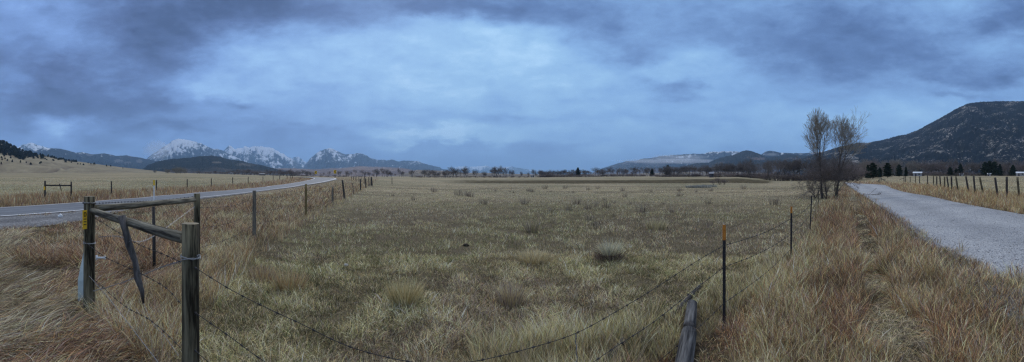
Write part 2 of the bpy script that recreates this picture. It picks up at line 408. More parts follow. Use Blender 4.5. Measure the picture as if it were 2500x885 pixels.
# fence lines
FLP = [(218,4.9),(477,7.4),(620,11.25),(747,17.3),(812,25),(840,31),(881,46.5),(901,67),(908,79),(925,200)]
FRP = [(218,4.9),(465,2.94),(1768,4.68),(1930,7.7),(1977,12),(1997,23),(2030,33),(2058,90),(2062,200)]
def polar_curve(lst):
    pts = densify([Vector((r*math.sin(float(az(x))), r*math.cos(float(az(x))), 0)) for x, r in lst], 30)
    A = np.array([math.atan2(p.x, p.y) for p in pts]); R = np.array([math.hypot(p.x, p.y) for p in pts]); k = np.argsort(A); return A[k], R[k]
FLA, FLR = polar_curve(FLP); FRA, FRR = polar_curve(FRP)
def edge_curve(pts, n):
    A = np.array([math.atan2(p.x, p.y) for p in pts[:n]]); R = np.array([math.hypot(p.x, p.y) for p in pts[:n]]); k = np.argsort(A); return A[k], R[k]
HFA, HFR = edge_curve(FARE_D, 14*5); HNA, HNR = edge_curve(NEARE_D, 14*5); GRA, GRR = edge_curve(GR_D, 16*5); GLA, GLR = edge_curve(GL_D, 17*5)

def zones(a, r):
    """0 pasture, 1 verge by gravel road, 2 right of gravel road, 3 verge by highway, 4 beyond highway, -1 none"""
    x = r*np.sin(a); y = r*np.cos(a); px = a*F+CX
    rFR = np.interp(a, FRA, FRR, left=-1, right=1e9); rFL = np.interp(a, FLA, FLR, left=0, right=1e9)
    rHF = np.interp(a, HFA, HFR, right=1e9); rGR = np.interp(a, GRA, GRR, left=1e9); rGL = np.interp(a, GLA, GLR, left=1e9)
    z = np.zeros(len(a), int)
    z[(px < 925) & (r > rFL)] = 3
    z[px < 218] = 3
    z[(px < 760) & (r > rHF)] = 4
    z[(px > 218) & (r < rFR)] = 1
    z[(px < 560) & (px > 218) & (r < rFR)] = 3
    z[(px > 2060) & (r > rGR)] = 2
    dH = dist_to([tuple(p) for p in HW_POLY], x, y, True); dG = dist_to([tuple(p) for p in GR_POLY], x, y, True); dS = dist_to([tuple(p) for p in SH_POLY], x, y, True)
    rag = fbm(x/.8+11, y/.8+11, 61, 3)-.42
    z[inside(HW_POLY, x, y) | (inside(GR_POLY, x, y) & (dG > rag*1.6)) | (inside(SH_POLY, x, y) & (dS > rag*2))] = -1
    return z, dH, dG, x, y, px

# ------------------------------------------------------------------ ground sheet
def build_ground():
    Av = np.linspace(-math.pi, math.pi, 961); Av = Av
    Rv = np.concatenate([[0.0], np.geomspace(.8, 100, 150), np.linspace(101, 260, 120), np.geomspace(264, 45000, 90)])
    A, R = np.meshgrid(Av, Rv, indexing='ij')
    Z = zf(A, R)
    a = A.ravel(); r = R.ravel(); z = Z.ravel().copy()
    zo, dH, dG, x, y, px = zones(a, r)
    sunk = inside(HW_POLY, x, y) | inside(GR_POLY, x, y) | inside(SH_POLY, x, y)
    z[sunk] -= np.where(r[sunk] < 120, .06, .10)
    n = fbm(x/2.5+90, y/2.5+90, 21, 3)
    red = np.zeros(len(a)); bank = np.zeros(len(a)); th = np.zeros(len(a))
    red = np.maximum(red, (zo == 4)*(1-smooth(4, 12, dH))); red = np.maximum(red, (zo == 2)*(1-smooth(3, 7, dG)))
    red = np.maximum(red, (zo == 1)*.5*smooth(.3,.6,n)); red = np.maximum(red, (zo == 3)*(.7*smooth(.3,.7,n)))
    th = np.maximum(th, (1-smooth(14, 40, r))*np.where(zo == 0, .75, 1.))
    m = smooth(1060, 1180, px)*(1-smooth(1870, 1895, px))
    bank = smooth(112, 118, r)*(1-smooth(165, 178, r+8*(n-.5)))*m
    bank = np.maximum(bank, .6*smooth(194, 200, r)*(1-smooth(215, 240, r))*smooth(1150, 1350, px)*(1-smooth(1700, 1760, px)))
    f2 = fbm(x/14+9, y/5+9, 33, 3)
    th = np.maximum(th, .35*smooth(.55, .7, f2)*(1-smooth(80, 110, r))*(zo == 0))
    zc = np.stack([red, bank, th, np.ones(len(a))], 1)
    v = np.stack([x, y, z], 1); q = grid(len(Av), len(Rv))
    me = mesh_np('ground', v, q.ravel(), np.full(len(q), 4), [M['ground']], {'zone': zc}, smooth_=True)
    put('ground', me, kind='structure')
build_ground()

def strip(name, A, B, mat, dz, nx=6, attrs=True):
    v = []; ac = []
    for p, q in zip(A, B):
        for k in range(nx+1):
            t = k/nx; c = p.lerp(q, t); r = math.hypot(c.x, c.y)
            c.z = float(zf(math.atan2(c.x, c.y), r)) + dz + (.05 if r > 60 else 0) + (.10 if r > 130 else 0); v.append(c); ac.append(t)
    v = np.array(v); q = grid(len(A), nx+1)
    me = mesh_np(name, v, q.ravel(), np.full(len(q), 4), [mat], {'across': np.array(ac)}, smooth_=True)
    put(name, me, kind='structure')
strip('highway', FARE_D, NEARE_D, M['asphalt'], .03, 8)
def loose_gravel(name, A, B, n, lo, hi, label, smax=.03):
    k = rng.integers(0, len(A)-1, n); f = rng.random(n); t = rng.uniform(lo, hi, n)
    a0 = np.array([tuple(p) for p in A]); b0 = np.array([tuple(p) for p in B])
    p = a0[k]*(1-f)[:, None]+a0[k+1]*f[:, None]; q = b0[k]*(1-f)[:, None]+b0[k+1]*f[:, None]; c = p+(q-p)*t[:, None]
    r = np.hypot(c[:, 0], c[:, 1]); c[:, 2] = zf(np.arctan2(c[:, 0], c[:, 1]), r)+.025; s_ = rng.uniform(.3, 1, n)**2*smax+.006
    o = np.array([[1,0,0],[-1,0,0],[0,1,0],[0,-1,0],[0,0,.7],[0,0,-.7]]); V = c[:, None, :]+(o[None]*(1+.4*rng.normal(0, 1, (n, 6, 3))))*s_[:, None, None]
    F8 = np.array([[0,2,4],[2,1,4],[1,3,4],[3,0,4],[2,0,5],[1,2,5],[3,1,5],[0,3,5]]); f_ = (np.arange(n)*6)[:, None, None]+F8[None]
    put(name, mesh_np(name, V.reshape(-1, 3), f_.reshape(-1), np.full(n*8, 3), [M['gravel']]), kind='stuff', label=label, category='gravel')
loose_gravel('loose_gravel', GL_D[8:], GR_D[8:], 9000, -.03, 1.0, 'small loose stones scattered over the gravel road', .014)
loose_gravel('loose_gravel', GL_D[10:60], GR_D[10:60], 5000, -.06, .05, 'loose stones thrown up along the edge of the gravel road', .025)
strip('gravel_shoulder', densify(NEARE[:15]), densify(SH_OUT[:15]), M['shoulder'], .012, 4)
strip('gravel_road', GL_D, GR_D, M['gravel'], .02, 8)
la = [n.lerp(f, .03) for n, f in zip(NEARE_D, FARE_D)][:75]; lb = [n.lerp(f, .065) for n, f in zip(NEARE_D, FARE_D)][:75]
strip('road_markings', la, lb, M['line'], .036, 1)
la = [n.lerp(f, .95) for n, f in zip(NEARE_D, FARE_D)][:75]; lb = [n.lerp(f, .975) for n, f in zip(NEARE_D, FARE_D)][:75]
strip('road_markings', la, lb, M['line'], .036, 1)

# ------------------------------------------------------------------ grass
PAL = {k: np.array(v) for k, v in dict(straw=(.59,.465,.235), pale=(.72,.61,.375), olive=(.33,.295,.145), grey=(.44,.38,.27), red=(.25,.145,.105), rust=(.44,.26,.13), mauve=(.27,.205,.175), green=(.16,.19,.085), dark=(.10,.08,.06)).items()}
def blades(name, bx, by, bz, h, w, phi, lean, bend, col, seg=3, prof=None, mat=None, twist=None):
    n = len(bx); seg1 = seg
    prof = np.array(prof if prof is not None else ([.8, 1., .75, .0] if seg == 3 else [1., .7, 0.]))
    dx, dy = np.cos(phi), np.sin(phi)
    tw = rng.uniform(-1.2, 1.2, n) if twist is None else twist
    wx, wy = np.cos(phi+math.pi/2+tw), np.sin(phi+math.pi/2+tw)
    pos = [np.stack([bx, by, bz], 1)]
    for s in range(seg1):
        ang = lean + bend*(s+.5)/seg1; L = h/seg1
        step = np.stack([dx*np.sin(ang)*L, dy*np.sin(ang)*L, np.cos(ang)*L], 1); q = pos[-1]+step
        q[:, 2] = np.maximum(q[:, 2], bz+.012*(s+1)); pos.append(q)
    W = np.stack([wx, wy, np.zeros(n)], 1)
    V = []; 
    for s in range(seg1):
        o = W*(w*prof[s]*.5)[:, None]; V += [pos[s]-o, pos[s]+o]
    V.append(pos[seg1]); V = np.stack(V, 1); nv = V.shape[1]
    base = (np.arange(n)*nv)[:, None]
    pat = []; lt = []
    for s in range(seg1-1): pat += [2*s, 2*s+1, 2*s+3, 2*s+2]; lt.append(4)
    pat += [2*seg1-2, 2*seg1-1, 2*seg1]; lt.append(3)
    F_ = (base+np.array(pat)[None, :]).ravel(); LT = np.tile(lt, n)
    cc = np.repeat(np.concatenate([col, np.ones((n, 1))], 1)[:, None, :], nv, 1).reshape(-1, 4)
    return mesh_np(name, V.reshape(-1, 3), F_, LT, [mat or M['grass']], {'tint': cc})

def scatter(n, r0, r1, k):
    """points with density falling as r^-k"""
    u = rng.random(n); e = 2-k
    r = (r0**e + u*(r1**e-r0**e))**(1/e) if abs(e) > 1e-6 else r0*(r1/r0)**u
    a = rng.uniform(-1.50, 1.50, n); return a, r

LOGLINE = [tuple(G(*q))[:2] for q in ((1690,762),(1684,830),(1660,985))]
def grass_layer(n, r0, r1, k, seg, wmul):
    a, r = scatter(n, r0, r1, k); zo, dH, dG, x, y, px = zones(a, r)
    nz = fbm(x/1.3+40, y/1.3+40, 1, 3); n2 = fbm(x/5+70, y/5+70, 2, 3); n3 = fbm(x/.45+30, y/.45+30, 8, 2); ns = fbm(x/14+9, y/5+9, 33, 3)
    u = rng.random(n); u2 = rng.random(n); g = rng.normal(0, 1, n)
    col = np.zeros((n, 3)); h = np.zeros(n); lean = np.zeros(n); bend = np.zeros(n); phi = rng.uniform(0, 2*math.pi, n); keep = np.ones(n, bool); w = np.full(n, .005)
    def pick(mask, probs):
        names = list(probs); p = np.array([probs[q] for q in names], float)
        p = p/p.sum(); c = np.searchsorted(np.cumsum(p), rng.random(mask.sum()), side='right').clip(0, len(names)-1)
        col[mask] = np.array([PAL[q] for q in names])[c]
    dSH = dist_to([tuple(p) for p in SH_POLY], x, y, True)
    near_f = np.interp(a, FRA, FRR, left=1e9, right=1e9); near_l = np.interp(a, FLA, FLR, left=1e9, right=1e9)
    # pasture
    m = zo == 0
    pick(m, dict(straw=2.3, pale=1.0, olive=2.4, grey=2.8, green=.5, dark=.9))
    mg = m & (n2 < .44) & (u < .35); col[mg] = PAL['green']*.5+PAL['olive']*.5
    nr = m & (r < 8) & (u < .45*smooth(8.5, 5, r)); pick(nr, dict(green=2, olive=3, dark=2.4, grey=1.6))
    mr = m & (n2 > .58) & (u < .5); pick(mr, dict(mauve=2, grey=2, dark=1, rust=.5))
    mm = m & (ns > .62) & (u < .45); pick(mm, dict(dark=2, mauve=1, grey=1.4))
    h[m] = .05+.10*u2[m]*(.5+nz[m]); tall = m & (n3 > .60) & (u > .6); h[tall] *= 1.7
    lean[m] = np.abs(g[m])*.55; bend[m] = .5+u[m]*1.0
    flat = m & (u2 < .45); lean[flat] = 1.15+.3*u[flat]; h[flat] = .12+.10*u[flat]
    # strip of taller straw grass inside the wire fence
    ms = m & (px > 1150) & (r-near_f < 1.3) & (r < 12); pick(ms, dict(straw=3, pale=1, olive=3, grey=3, dark=.6)); h[ms] = .14+.22*u2[ms]; lean[ms] = np.abs(g[ms])*.22; bend[ms] = .3+.6*u[ms]
    # beside the left fence
    ml = m & (near_l-r < 3.2) & (px < 900) & (u < smooth(3.4, .5, near_l-r)); pick(ml, dict(straw=3, pale=2, rust=2, mauve=2.5, grey=1.2)); h[ml] = .18+.3*u2[ml]; lean[ml] = np.abs(g[ml])*.3
    mt = m & (px > 9600) & (px < 760) & (r > 5.5) & (r < 8.5) & (nz > .5); pick(mt, dict(straw=4, pale=3)); h[mt] = .3+.25*u2[mt]; lean[mt] = np.abs(g[mt])*.3
    # verge by the gravel road
    m = zo == 1
    pick(m, dict(straw=3.6, pale=1.2, rust=2.2, red=1.2, grey=2.4, olive=1.4, mauve=1.4, dark=1.6))
    mr = m & ((n2 > .50) | (nz > .60)) & (u < .8); pick(mr, dict(red=3, rust=4, mauve=2.4, straw=1.3, dark=1.4))
    h[m] = .18+.36*u2[m]*(.5+nz[m]); lean[m] = np.abs(g[m])*.26+.04; bend[m] = .2+.9*u[m]**2
    fl = m & (u2 < .35); lean[fl] = .9+.5*u[fl]; h[fl] = .3
    # worn strip between fence and road
    sn = x*.613-y*.79  # + to the right of the line of sight down the road
    h[m] *= .62+.38*smooth(3.5, 8, r[m]); bk = m & (u2 > .62) & (u < .4); bend[bk] = 1.6+1.2*u[bk]; lean[bk] += .3
    ws = m & (np.abs(sn-.55) < .22+.9*(nz-.5)) & (r > 2); h[ws] *= .45; lean[ws] += .9; pick(ws, dict(grey=4, straw=1, dark=2, olive=1))
    mg = m & (px > 1820) & (px < 2000) & (u < .6); h[mg] *= 1.0; pick(mg, dict(straw=2.5, olive=3, pale=1.5, grey=2, red=.8))
    be = m & (dG < .5); h[be] *= .6; keep[be & (u < .45)] = False
    fp = m & (px > 1600) & (px < 1860) & (r < 5.6); h[fp] *= .62
    # right of the gravel road
    m = zo == 2
    near = m & (dG < 6.0+2*(n2-.5)); pick(m, dict(pale=4, straw=3, grey=2, olive=1)); pick(near, dict(straw=4, pale=1.2, rust=3, red=1.6, grey=.8))
    h[m] = .08+.10*u2[m]; h[near] = .30+.45*u2[near]*(.6+.8*nz[near]); lean[m] = np.abs(g[m])*.25; bend[m] = .4+.6*u[m]
    be = m & (dG < .8); h[be] *= .45
    # verge by the highway
    m = zo == 3
    pick(m, dict(straw=2.6, pale=1.0, rust=2.2, red=2.2, mauve=2.2, grey=2.0, dark=2.6))
    mr = m & (nz > .48) & (px < 620) & (u < .75); pick(mr, dict(red=3, rust=3, mauve=2.4, straw=1.4, grey=1.4, dark=1.4))
    mp = m & (nz < .40) & (u < .8); pick(mp, dict(pale=3, straw=3, grey=3, dark=.8))
    h[m] = (.22+.40*u2[m]*(.5+nz[m]))*(.70+.30*smooth(3.5, 9, r[m])); lean[m] = .15+np.abs(g[m])*.35; bend[m] = .5+1.1*u[m]
    # dark mat of dead weeds below the highway shoulder
    dk = m & (dH < 3.6) & (px > 430) & (px < 800); pick(dk, dict(dark=4, mauve=3, grey=3, straw=.8)); h[dk] = .18+.25*u2[dk]; lean[dk] += .3
    h[m] *= .30+.70*smooth(.3, 5., dSH[m])
    # flattened sweep of grass on the near left
    sw = m & (px < 215) & (r < 13) & (vnoise(x/1.1, y/1.1, 77)+(110-px)/420. > .60); pick(sw, dict(grey=6, straw=2.2, mauve=2.6, rust=.6, dark=4, pale=.8)); lean[sw] = .85+.55*u[sw]; bend[sw] = .30; h[sw] = .26+.30*u2[sw]; lift = np.zeros(n); lift[sw] = .10*u[sw]
    ph = a+math.pi*.5+.9*(fbm(x/1.1+5, y/1.1+5, 55, 2)-.5)*2
    phi[sw] = (-ph[sw]+math.pi/2+rng.normal(0, .6, sw.sum()))
    up = m & ~sw & (px < 440) & (r < 7); phi[up] = 1.1+rng.normal(0, .7, up.sum()); bend[up] = .9+1.0*u[up]
    # beyond the highway
    m = zo == 4
    near = m & (dH < 9+4*(n2-.5)); pick(m, dict(pale=4, straw=3, grey=2, olive=1.2)); pick(near, dict(rust=3, red=2, mauve=1.5, straw=2.2, pale=1, grey=1))
    h[m] = .08+.10*u2[m]; h[near] = .25+.4*u2[near]*(.5+nz[near]); lean[m] = np.abs(g[m])*.25; bend[m] = .4
    be = m & (dH < .7); h[be] *= .5
    keep &= zo != -1
    keep &= ~((zo == 3) & (u < .0))
    # thin bare patches
    keep &= ~((n3 < .34) & (u < .7)); keep &= ~(sw & (u2 < .35))
    dl = dist_to(LOGLINE, x, y); keep &= dl > .13; h[dl < .45] *= .45
    h *= (1+.18*g).clip(.5, 1.6); h[zo == 4] *= 1.0
    w *= wmul*(.7+.6*u2)*np.sqrt((r/r0).clip(1, 9)); 
    col *= (.70+.62*smooth(.30, .72, n3))[:, None]; col *= (.90+.24*smooth(.3, .7, nz))[:, None]; col *= (1+.36*rng.normal(0, 1, (n, 1))).clip(.30, 2.0); col *= 1+.05*rng.normal(0, 1, (n, 3)); col = col.clip(.01, .8)
    z = zf(a, r)-.01+lift
    k = keep
    return k, zo, (x[k], y[k], z[k], h[k], w[k], phi[k], lean[k].clip(0, 1.5), bend[k], col[k])
NAMES = {0: 'pasture_grass', 1: 'roadside_grass', 2: 'field_edge_grass', 3: 'highway_verge_grass', 4: 'far_field_grass'}
def all_grass():
    parts = {q: [] for q in NAMES}
    for args in ((620000, 1.9, 9, 1.2, 3, .62), (360000, 9, 26, 1.7, 2, 1.45), (240000, 26, 75, 2.0, 2, 3.3), (60000, 75, 150, 2.0, 2, 7.5)):
        k, zo, d = grass_layer(*args); zk = zo[k]
        for q in NAMES:
            s = zk == q
            if s.sum() == 0: continue
            parts[q].append((args[4], [v[s] for v in d]))
    for q, nm in NAMES.items():
        for seg in (3, 2):
            L = [d for s, d in parts[q] if s == seg]
            if not L: continue
            d = [np.concatenate([l[i] for l in L]) for i in range(9)]
            pr = [.5, .55, 1.0, 0] if (seg == 3 and q in (1, 3)) else ([.6, 1., 0] if (seg == 2 and q in (1, 2, 3, 4)) else None)
            me = blades(nm, *d, seg=seg, prof=pr)
            put(nm, me, kind='stuff', label={0: 'short matted olive and straw grass covering the pasture', 1: 'tall straw and rust grass between wire fence and gravel road', 2: 'rust and straw grass along the far edge of the gravel road', 3: 'tangled red brown grass between highway and fence', 4: 'pale grass with a red brown band beyond the highway'}[q], category='grass')
all_grass()

def tuft(name, x, y, n, rad, h, cols, label, cat, lean=.35, group=None, w=.006, bendk=.6, r=None, stalks=False):
    p = G(x, y) if r is None else P(az(x), r)
    rr = rad*np.sqrt(rng.random(n))*.6; th = rng.uniform(0, 2*math.pi, n)
    bx, by = rr*np.cos(th), rr*np.sin(th)
    hh = h*(.45+.6*rng.random(n)); L = lean*(.25+rr/rad*1.3)*(.5+rng.random(n)); col = np.array([PAL[c] for c in cols])[rng.integers(0, len(cols), n)]
    col = (col*(1+.2*rng.normal(0, 1, (n, 1)))).clip(.02, .8)
    ph = th+rng.normal(0, .5, n)
    me = blades(name, bx, by, np.full(n, -.01), hh, np.full(n, w)*(.6+.8*rng.random(n)), ph, L, bendk*rng.random(n), col, 3)
    o = put(name, me, label=label, category=cat); o.location = p
    if group: o['group'] = group
    return o
PAL['sage'] = np.array((.48,.48,.38)); PAL['sagedark'] = np.array((.12,.10,.085))
tuft('grass_tussock', 990, 752, 1100, .28, .46, ['straw','pale','olive'], 'upright straw coloured grass tussock in the lower middle of the pasture', 'grass tussock', group='grass tussocks in the pasture')
tuft('grass_tussock', 1247, 748, 330, .26, .42, ['grey','mauve','straw'], 'thin brownish tussock right of the straw coloured one', 'grass tussock', group='grass tussocks in the pasture')
tuft('grass_tussock', 1305, 642, 1100, .55, .36, ['grey','pale','straw'], 'wide grey straw tussock left of the sagebrush', 'grass tussock', group='grass tussocks in the pasture', lean=.5)
tuft('grass_tussock', 1298, 568, 260, .35, .55, ['grey','olive','mauve'], 'tall dark weedy tussock behind the wide grey one', 'grass tussock', group='grass tussocks in the pasture', w=.008)
tuft('grass_tussock', 1602, 560, 600, .6, .42, ['pale','olive','grey'], 'greenish straw tussock beyond the sagebrush', 'grass tussock', group='grass tussocks in the pasture', w=.01)
tuft('grass_tussock', 705, 712, 500, .42, .42, ['straw','grey','rust','olive'], 'large pale straw tussock right of the nearest fence post', 'grass tussock', group='grass tussocks in the pasture')
tuft('grass_tussock', 640, 690, 380, .38, .42, ['straw','mauve','rust','grey'], 'rusty straw tussock just behind the nearest fence post', 'grass tussock', group='grass tussocks in the pasture')
tuft('grass_tussock', 676, 560, 900, .5, .42, ['pale','pale','grey'], 'whitish drooping tussock between the second and third left fence posts', 'grass tussock', group='grass tussocks in the pasture', lean=.9, bendk=1.4, w=.009)
t = thing('sagebrush', G(1490, 640), 'pale green sagebrush clump with dark woody base in the middle of the pasture', 'shrub')
def local_tuft(name, n, rad, h, cols, lean, w, parent, z0=0, bendk=.6, loc=(0,0,0)):
    rr = rad*np.sqrt(rng.random(n))*.6; th = rng.uniform(0, 2*math.pi, n)
    hh = h*(.45+.6*rng.random(n)); L = lean*(.25+rr/rad*1.3)*(.5+rng.random(n)); col = np.array([PAL[c] for c in cols])[rng.integers(0, len(cols), n)]
    col = (col*(1+.2*rng.normal(0, 1, (n, 1)))).clip(.02, .8)
    me = blades(name, rr*np.cos(th), rr*np.sin(th), np.full(n, z0), hh, np.full(n, w)*(.6+.8*rng.random(n)), th+rng.normal(0, .5, n), L, bendk*rng.random(n), col, 3)
    o = put(name, me, parent); o.location = loc; return o
local_tuft('stems', 520, .42, .42, ['sagedark','dark','mauve'], 1.0, .008, t)
local_tuft('leaf_sprays', 460, .30, .44, ['sage','sage','pale'], .75, .006, t, z0=.16)
# dry weeds scattered over the pasture, each a plant of its own
W0 = []
for k in range(5):
    n = 70; th = rng.uniform(0, 2*math.pi, n); rr = .28*np.sqrt(rng.random(n))
    col = np.array([PAL[c] for c in ['dark','mauve','grey','sagedark']])[rng.integers(0, 4, n)]
    W0.append(blades('dry_weed', rr*np.cos(th), rr*np.sin(th), np.full(n, -.01), .5*(.4+.7*rng.random(n)), np.full(n, .012), th, .1+.6*rng.random(n)*rr/.28, .4*rng.random(n), col, 3))
wl = [(1455,505),(1480,508),(1437,512),(1540,500),(1500,498),(1345,470),(1290,468),(1255,472),(1180,500),(1150,482),(1120,478),(1140,480),(1210,468),(1390,515),(1400,472),(1436,465),(1520,467),(1590,470),(1660,480),(1345,520),(1440,540),(1660,468),(1700,470),(1735,468),(1815,462),(1893,502),(1730,500),(1640,520),(1500,530),(1570,520),(1410,500),(1280,500),(1300,470),(1330,462),(1460,462),(1730,555),(1380,462),(1060,470),(1010,490),(1245,470),(960,480),(1620,500),(1475,490),(1525,482),(1350,545),(1455,560)]
for i, (x, y) in enumerate(wl):
    o = put('dry_weed', W0[i % 5], label='small dark dry weed standing in the short pasture grass', category='weed', group='dry weeds scattered over the pasture')
    p = G(x, y); o.location = p; r = math.hypot(p.x, p.y); s = (.35+.8*random.random())*(1.0+r/80); o.scale = (s*.9, s*.9, s*1.15); o.rotation_euler = (0, 0, random.uniform(0, 6))
tuft('pale_weed', 1893, 668, 60, .25, .8, ['pale','grey'], 'branching bleached weed left of the second metal fence post', 'weed', lean=.7, w=.008, r=6.9)

# ------------------------------------------------------------------ trees
def grow(seed, H, tr, split=.25, lv=5, spread=.55, nb=2, up=.25, curve=.12, trunks=1, lean=0, side=.5, fan=.28, first=.5):
    """(p0, p1, r0, r1, level, limb) branch pieces of a bare tree of height about H"""
    R = random.Random(seed); segs = []; limb = [0]
    def br(p, d, L, r, l, q0):
        ns = 4 if l == 0 else 3 if l < lv-1 else 2
        if l == 1: limb[0] += 1
        me = limb[0] if l else 0
        for s in range(ns):
            d2 = (d+Vector((R.gauss(0, curve), R.gauss(0, curve), R.gauss(0, curve)+up*.3))).normalized()
            q = p+d2*(L/ns); r2 = r*(.88 if l < lv else .7)
            segs.append((p, q, r, r2, l, me))
            if l < lv and R.random() < side and not (l == 0 and (s+1)/ns < first):
                a = R.uniform(0, 6.28); x = d2.orthogonal().normalized(); y = d2.cross(x)
                sp = spread*R.uniform(.8, 1.4); nd = (d2*math.cos(sp)+(x*math.cos(a)+y*math.sin(a))*math.sin(sp)+Vector((0, 0, up*.4))).normalized()
                br(q, nd, L*R.uniform(.55, .8), r2*R.uniform(.4, .6), l+1, me)
            p, d, r = q, d2, r2
        if l < lv:
            a = R.uniform(0, 6.28)
            for k in range(nb+(l == 0)):
                a += 6.28/(nb+(l == 0))*R.uniform(.8, 1.2); x = d.orthogonal().normalized(); y = d.cross(x); sp = spread*R.uniform(.45, .95)
                nd = (d*math.cos(sp)+(x*math.cos(a)+y*math.sin(a))*math.sin(sp)+Vector((0, 0, up*.5))).normalized()
                br(p, nd, L*R.uniform(.62, .85), r*R.uniform(.55, .72), l+1, me)
    for k in range(trunks):
        a = R.uniform(0, 6.28) if trunks == 1 else 6.28*k/trunks+R.uniform(-.3, .3)
        dd = Vector((math.cos(a)*fan*(trunks > 1)+lean, math.sin(a)*fan*(trunks > 1), 1)).normalized()
        br(Vector((0, 0, -.05)), dd, H*split*R.uniform(.8, 1.15), tr*R.uniform(.75, 1), 0, 0)
    mz = max(s[1].z for s in segs); k = H/mz
    return [(a*k, b*k, r0, r1, l, m) for a, b, r0, r1, l, m in segs]
def tubes(name, segs, n, mat, rmin=0):
    p0 = np.array([s[0] for s in segs]); p1 = np.array([s[1] for s in segs]); r0 = np.maximum([s[2] for s in segs], rmin); r1 = np.maximum([s[3] for s in segs], rmin)
    d = p1-p0; d /= np.linalg.norm(d, axis=1)[:, None]+1e-9
    ref = np.where(np.abs(d[:, 2:3]) < .9, np.array([[0, 0, 1.]]), np.array([[1., 0, 0]])); x = np.cross(d, ref); x /= np.linalg.norm(x, axis=1)[:, None]; y = np.cross(d, x)
    V = []
    for p, r in ((p0, r0), (p1+d*r1[:, None]*.3, r1)):
        for i in range(n):
            a = 2*math.pi*i/n; V.append(p+(x*math.cos(a)+y*math.sin(a))*r[:, None])
    V = np.stack(V, 1); b = (np.arange(len(segs))*2*n)[:, None]
    pat = sum([[i, (i+1) % n, n+(i+1) % n, n+i] for i in range(n)], [])
    return mesh_np(name, V.reshape(-1, 3), (b+np.array(pat)).ravel(), np.full(len(segs)*n, 4), [mat], smooth_=n > 4)

def bare_tree(loc, segs, label, cat='tree', group=None, name='bare_tree', mats=('bark','bark','twig_near'), sides=(9, 5, 3), fine=4, rmin=0.0, rz=0):
    """trunk, each main limb a branch of its own, and the fine twigs as the crown"""
    t = thing(name, loc, label, cat, group, rz)
    put('trunk', tubes('trunk', [s for s in segs if s[4] == 0], sides[0], M[mats[0]], rmin), t)
    for m in sorted({s[5] for s in segs if s[5]}):
        b = [s for s in segs if s[5] == m and s[4] < fine]
        if b: put('branch', tubes('branch', b, sides[1], M[mats[1]], rmin), t)
    put('crown', tubes('crown', [s for s in segs if s[4] >= fine], sides[2], M[mats[2]], rmin), t)
    return t
# tall prototypes for the far lines; a thing with a trunk and a crown each
def proto(seed, H, tr, mats=('bark_far','twig_far'), rmin=.03, **kw):
    s = grow(seed, H, tr, **kw); return (tubes('trunk', [q for q in s if q[4] <= 1], 5, M[mats[0]], rmin), tubes('crown', [q for q in s if q[4] > 1], 3, M[mats[1]], rmin), H)
BARE = [proto(100+i, 14, .20, split=.13, lv=5, spread=.5, side=.44, up=.20, rmin=.032, first=.6) for i in range(6)] + \
       [proto(200+i, 14, .18, split=.12, lv=4, spread=.45, side=.6, up=.26, trunks=3, rmin=.034) for i in range(4)]
TAN = [proto(300+i, 9, .12, mats=('twig_tan','twig_tan'), split=.1, lv=4, spread=.6, side=.6, up=.1, trunks=5, fan=.5, rmin=.026, first=.2) for i in range(3)]
MAUVE = [proto(400+i, 10, .12, mats=('bark_far','twig_mauve'), split=.1, lv=4, spread=.55, side=.55, up=.15, trunks=5, fan=.45, rmin=.022, first=.2) for i in range(4)]
NEAR_B = [proto(500+i, 13, .24, mats=('bark','twig_far'), split=.13, lv=5, spread=.45, side=.5, up=.26, trunks=(i % 2)*2+1, rmin=.015, first=.6) for i in range(5)]
def conifer_mesh(seed, H, R, n, mat, rag=.25, pw=.7, ls=.045):
    g = np.random.default_rng(seed); t = g.random(n)**.75; ang = g.uniform(0, 2*math.pi, n)
    lob = 1+rag*np.sin(ang*3+t*17)+rag*.7*np.sin(ang*5-t*29)
    rr = R*((1-t)**pw*.95+.05)*np.sqrt(g.random(n))*lob*(.8+.3*np.sin(t*40)); c = np.stack([rr*np.cos(ang), rr*np.sin(ang), H*(.08+.92*t)], 1)
    s = H*ls*(.6+.8*g.random(n)); v1 = g.normal(0, 1, (n, 3)); v1[:, 2] *= .5; v1 /= np.linalg.norm(v1, axis=1)[:, None]; v2 = g.normal(0, 1, (n, 3)); v2 = np.cross(v1, v2); v2 /= np.linalg.norm(v2, axis=1)[:, None]
    V = np.stack([c-v1*s[:, None], c+v1*s[:, None], c+v2*(s*.9)[:, None]], 1)
    return mesh_np('crown', V.reshape(-1, 3), np.arange(n*3), np.full(n, 3), [mat])
def cone_trunk(H, r, mat):
    mb = MB(); mb.tube([(0,0,-.2),(0,0,H*.5),(0,0,H*.9)], [r, r*.6, r*.15], 6); me = bpy.data.meshes.new('trunk'); me.from_pydata([tuple(v) for v in mb.v], [], mb.f); me.materials.append(mat); return me
CON = [(cone_trunk(10, .22, M['bark_far']), conifer_mesh(i, 10, [3.4, 2.6, 3.6, 2.9][i], 4200, M['needles'], pw=[.45, .7, .6, .5][i]), 10) for i in range(4)]
HILLP = [(None, conifer_mesh(20+i, 8, [2.3, 1.8, 2.9][i], 700, M['needles_hill'], pw=.55, ls=.09), 8) for i in range(3)]
def plant(pr, x, r, H, label, cat='tree', group=None, name='bare_tree', wide=1., dz=0, loc=None):
    p = P(az(x), r) if loc is None else loc
    s = H/pr[2]
    if pr[0] is None:
        o = put(name, pr[1], label=label, category=cat)
        if group: o['group'] = group
        o.location = p+Vector((0, 0, dz)); o.scale = (s*wide, s*wide, s); o.rotation_euler = (0, 0, random.uniform(0, 6.28)); return o
    t = thing(name, p+Vector((0, 0, dz)), label, cat, group, random.uniform(0, 6.28)); t.scale = (s*wide, s*wide, s)
    put('trunk', pr[0], t); put('crown', pr[1], t); return t
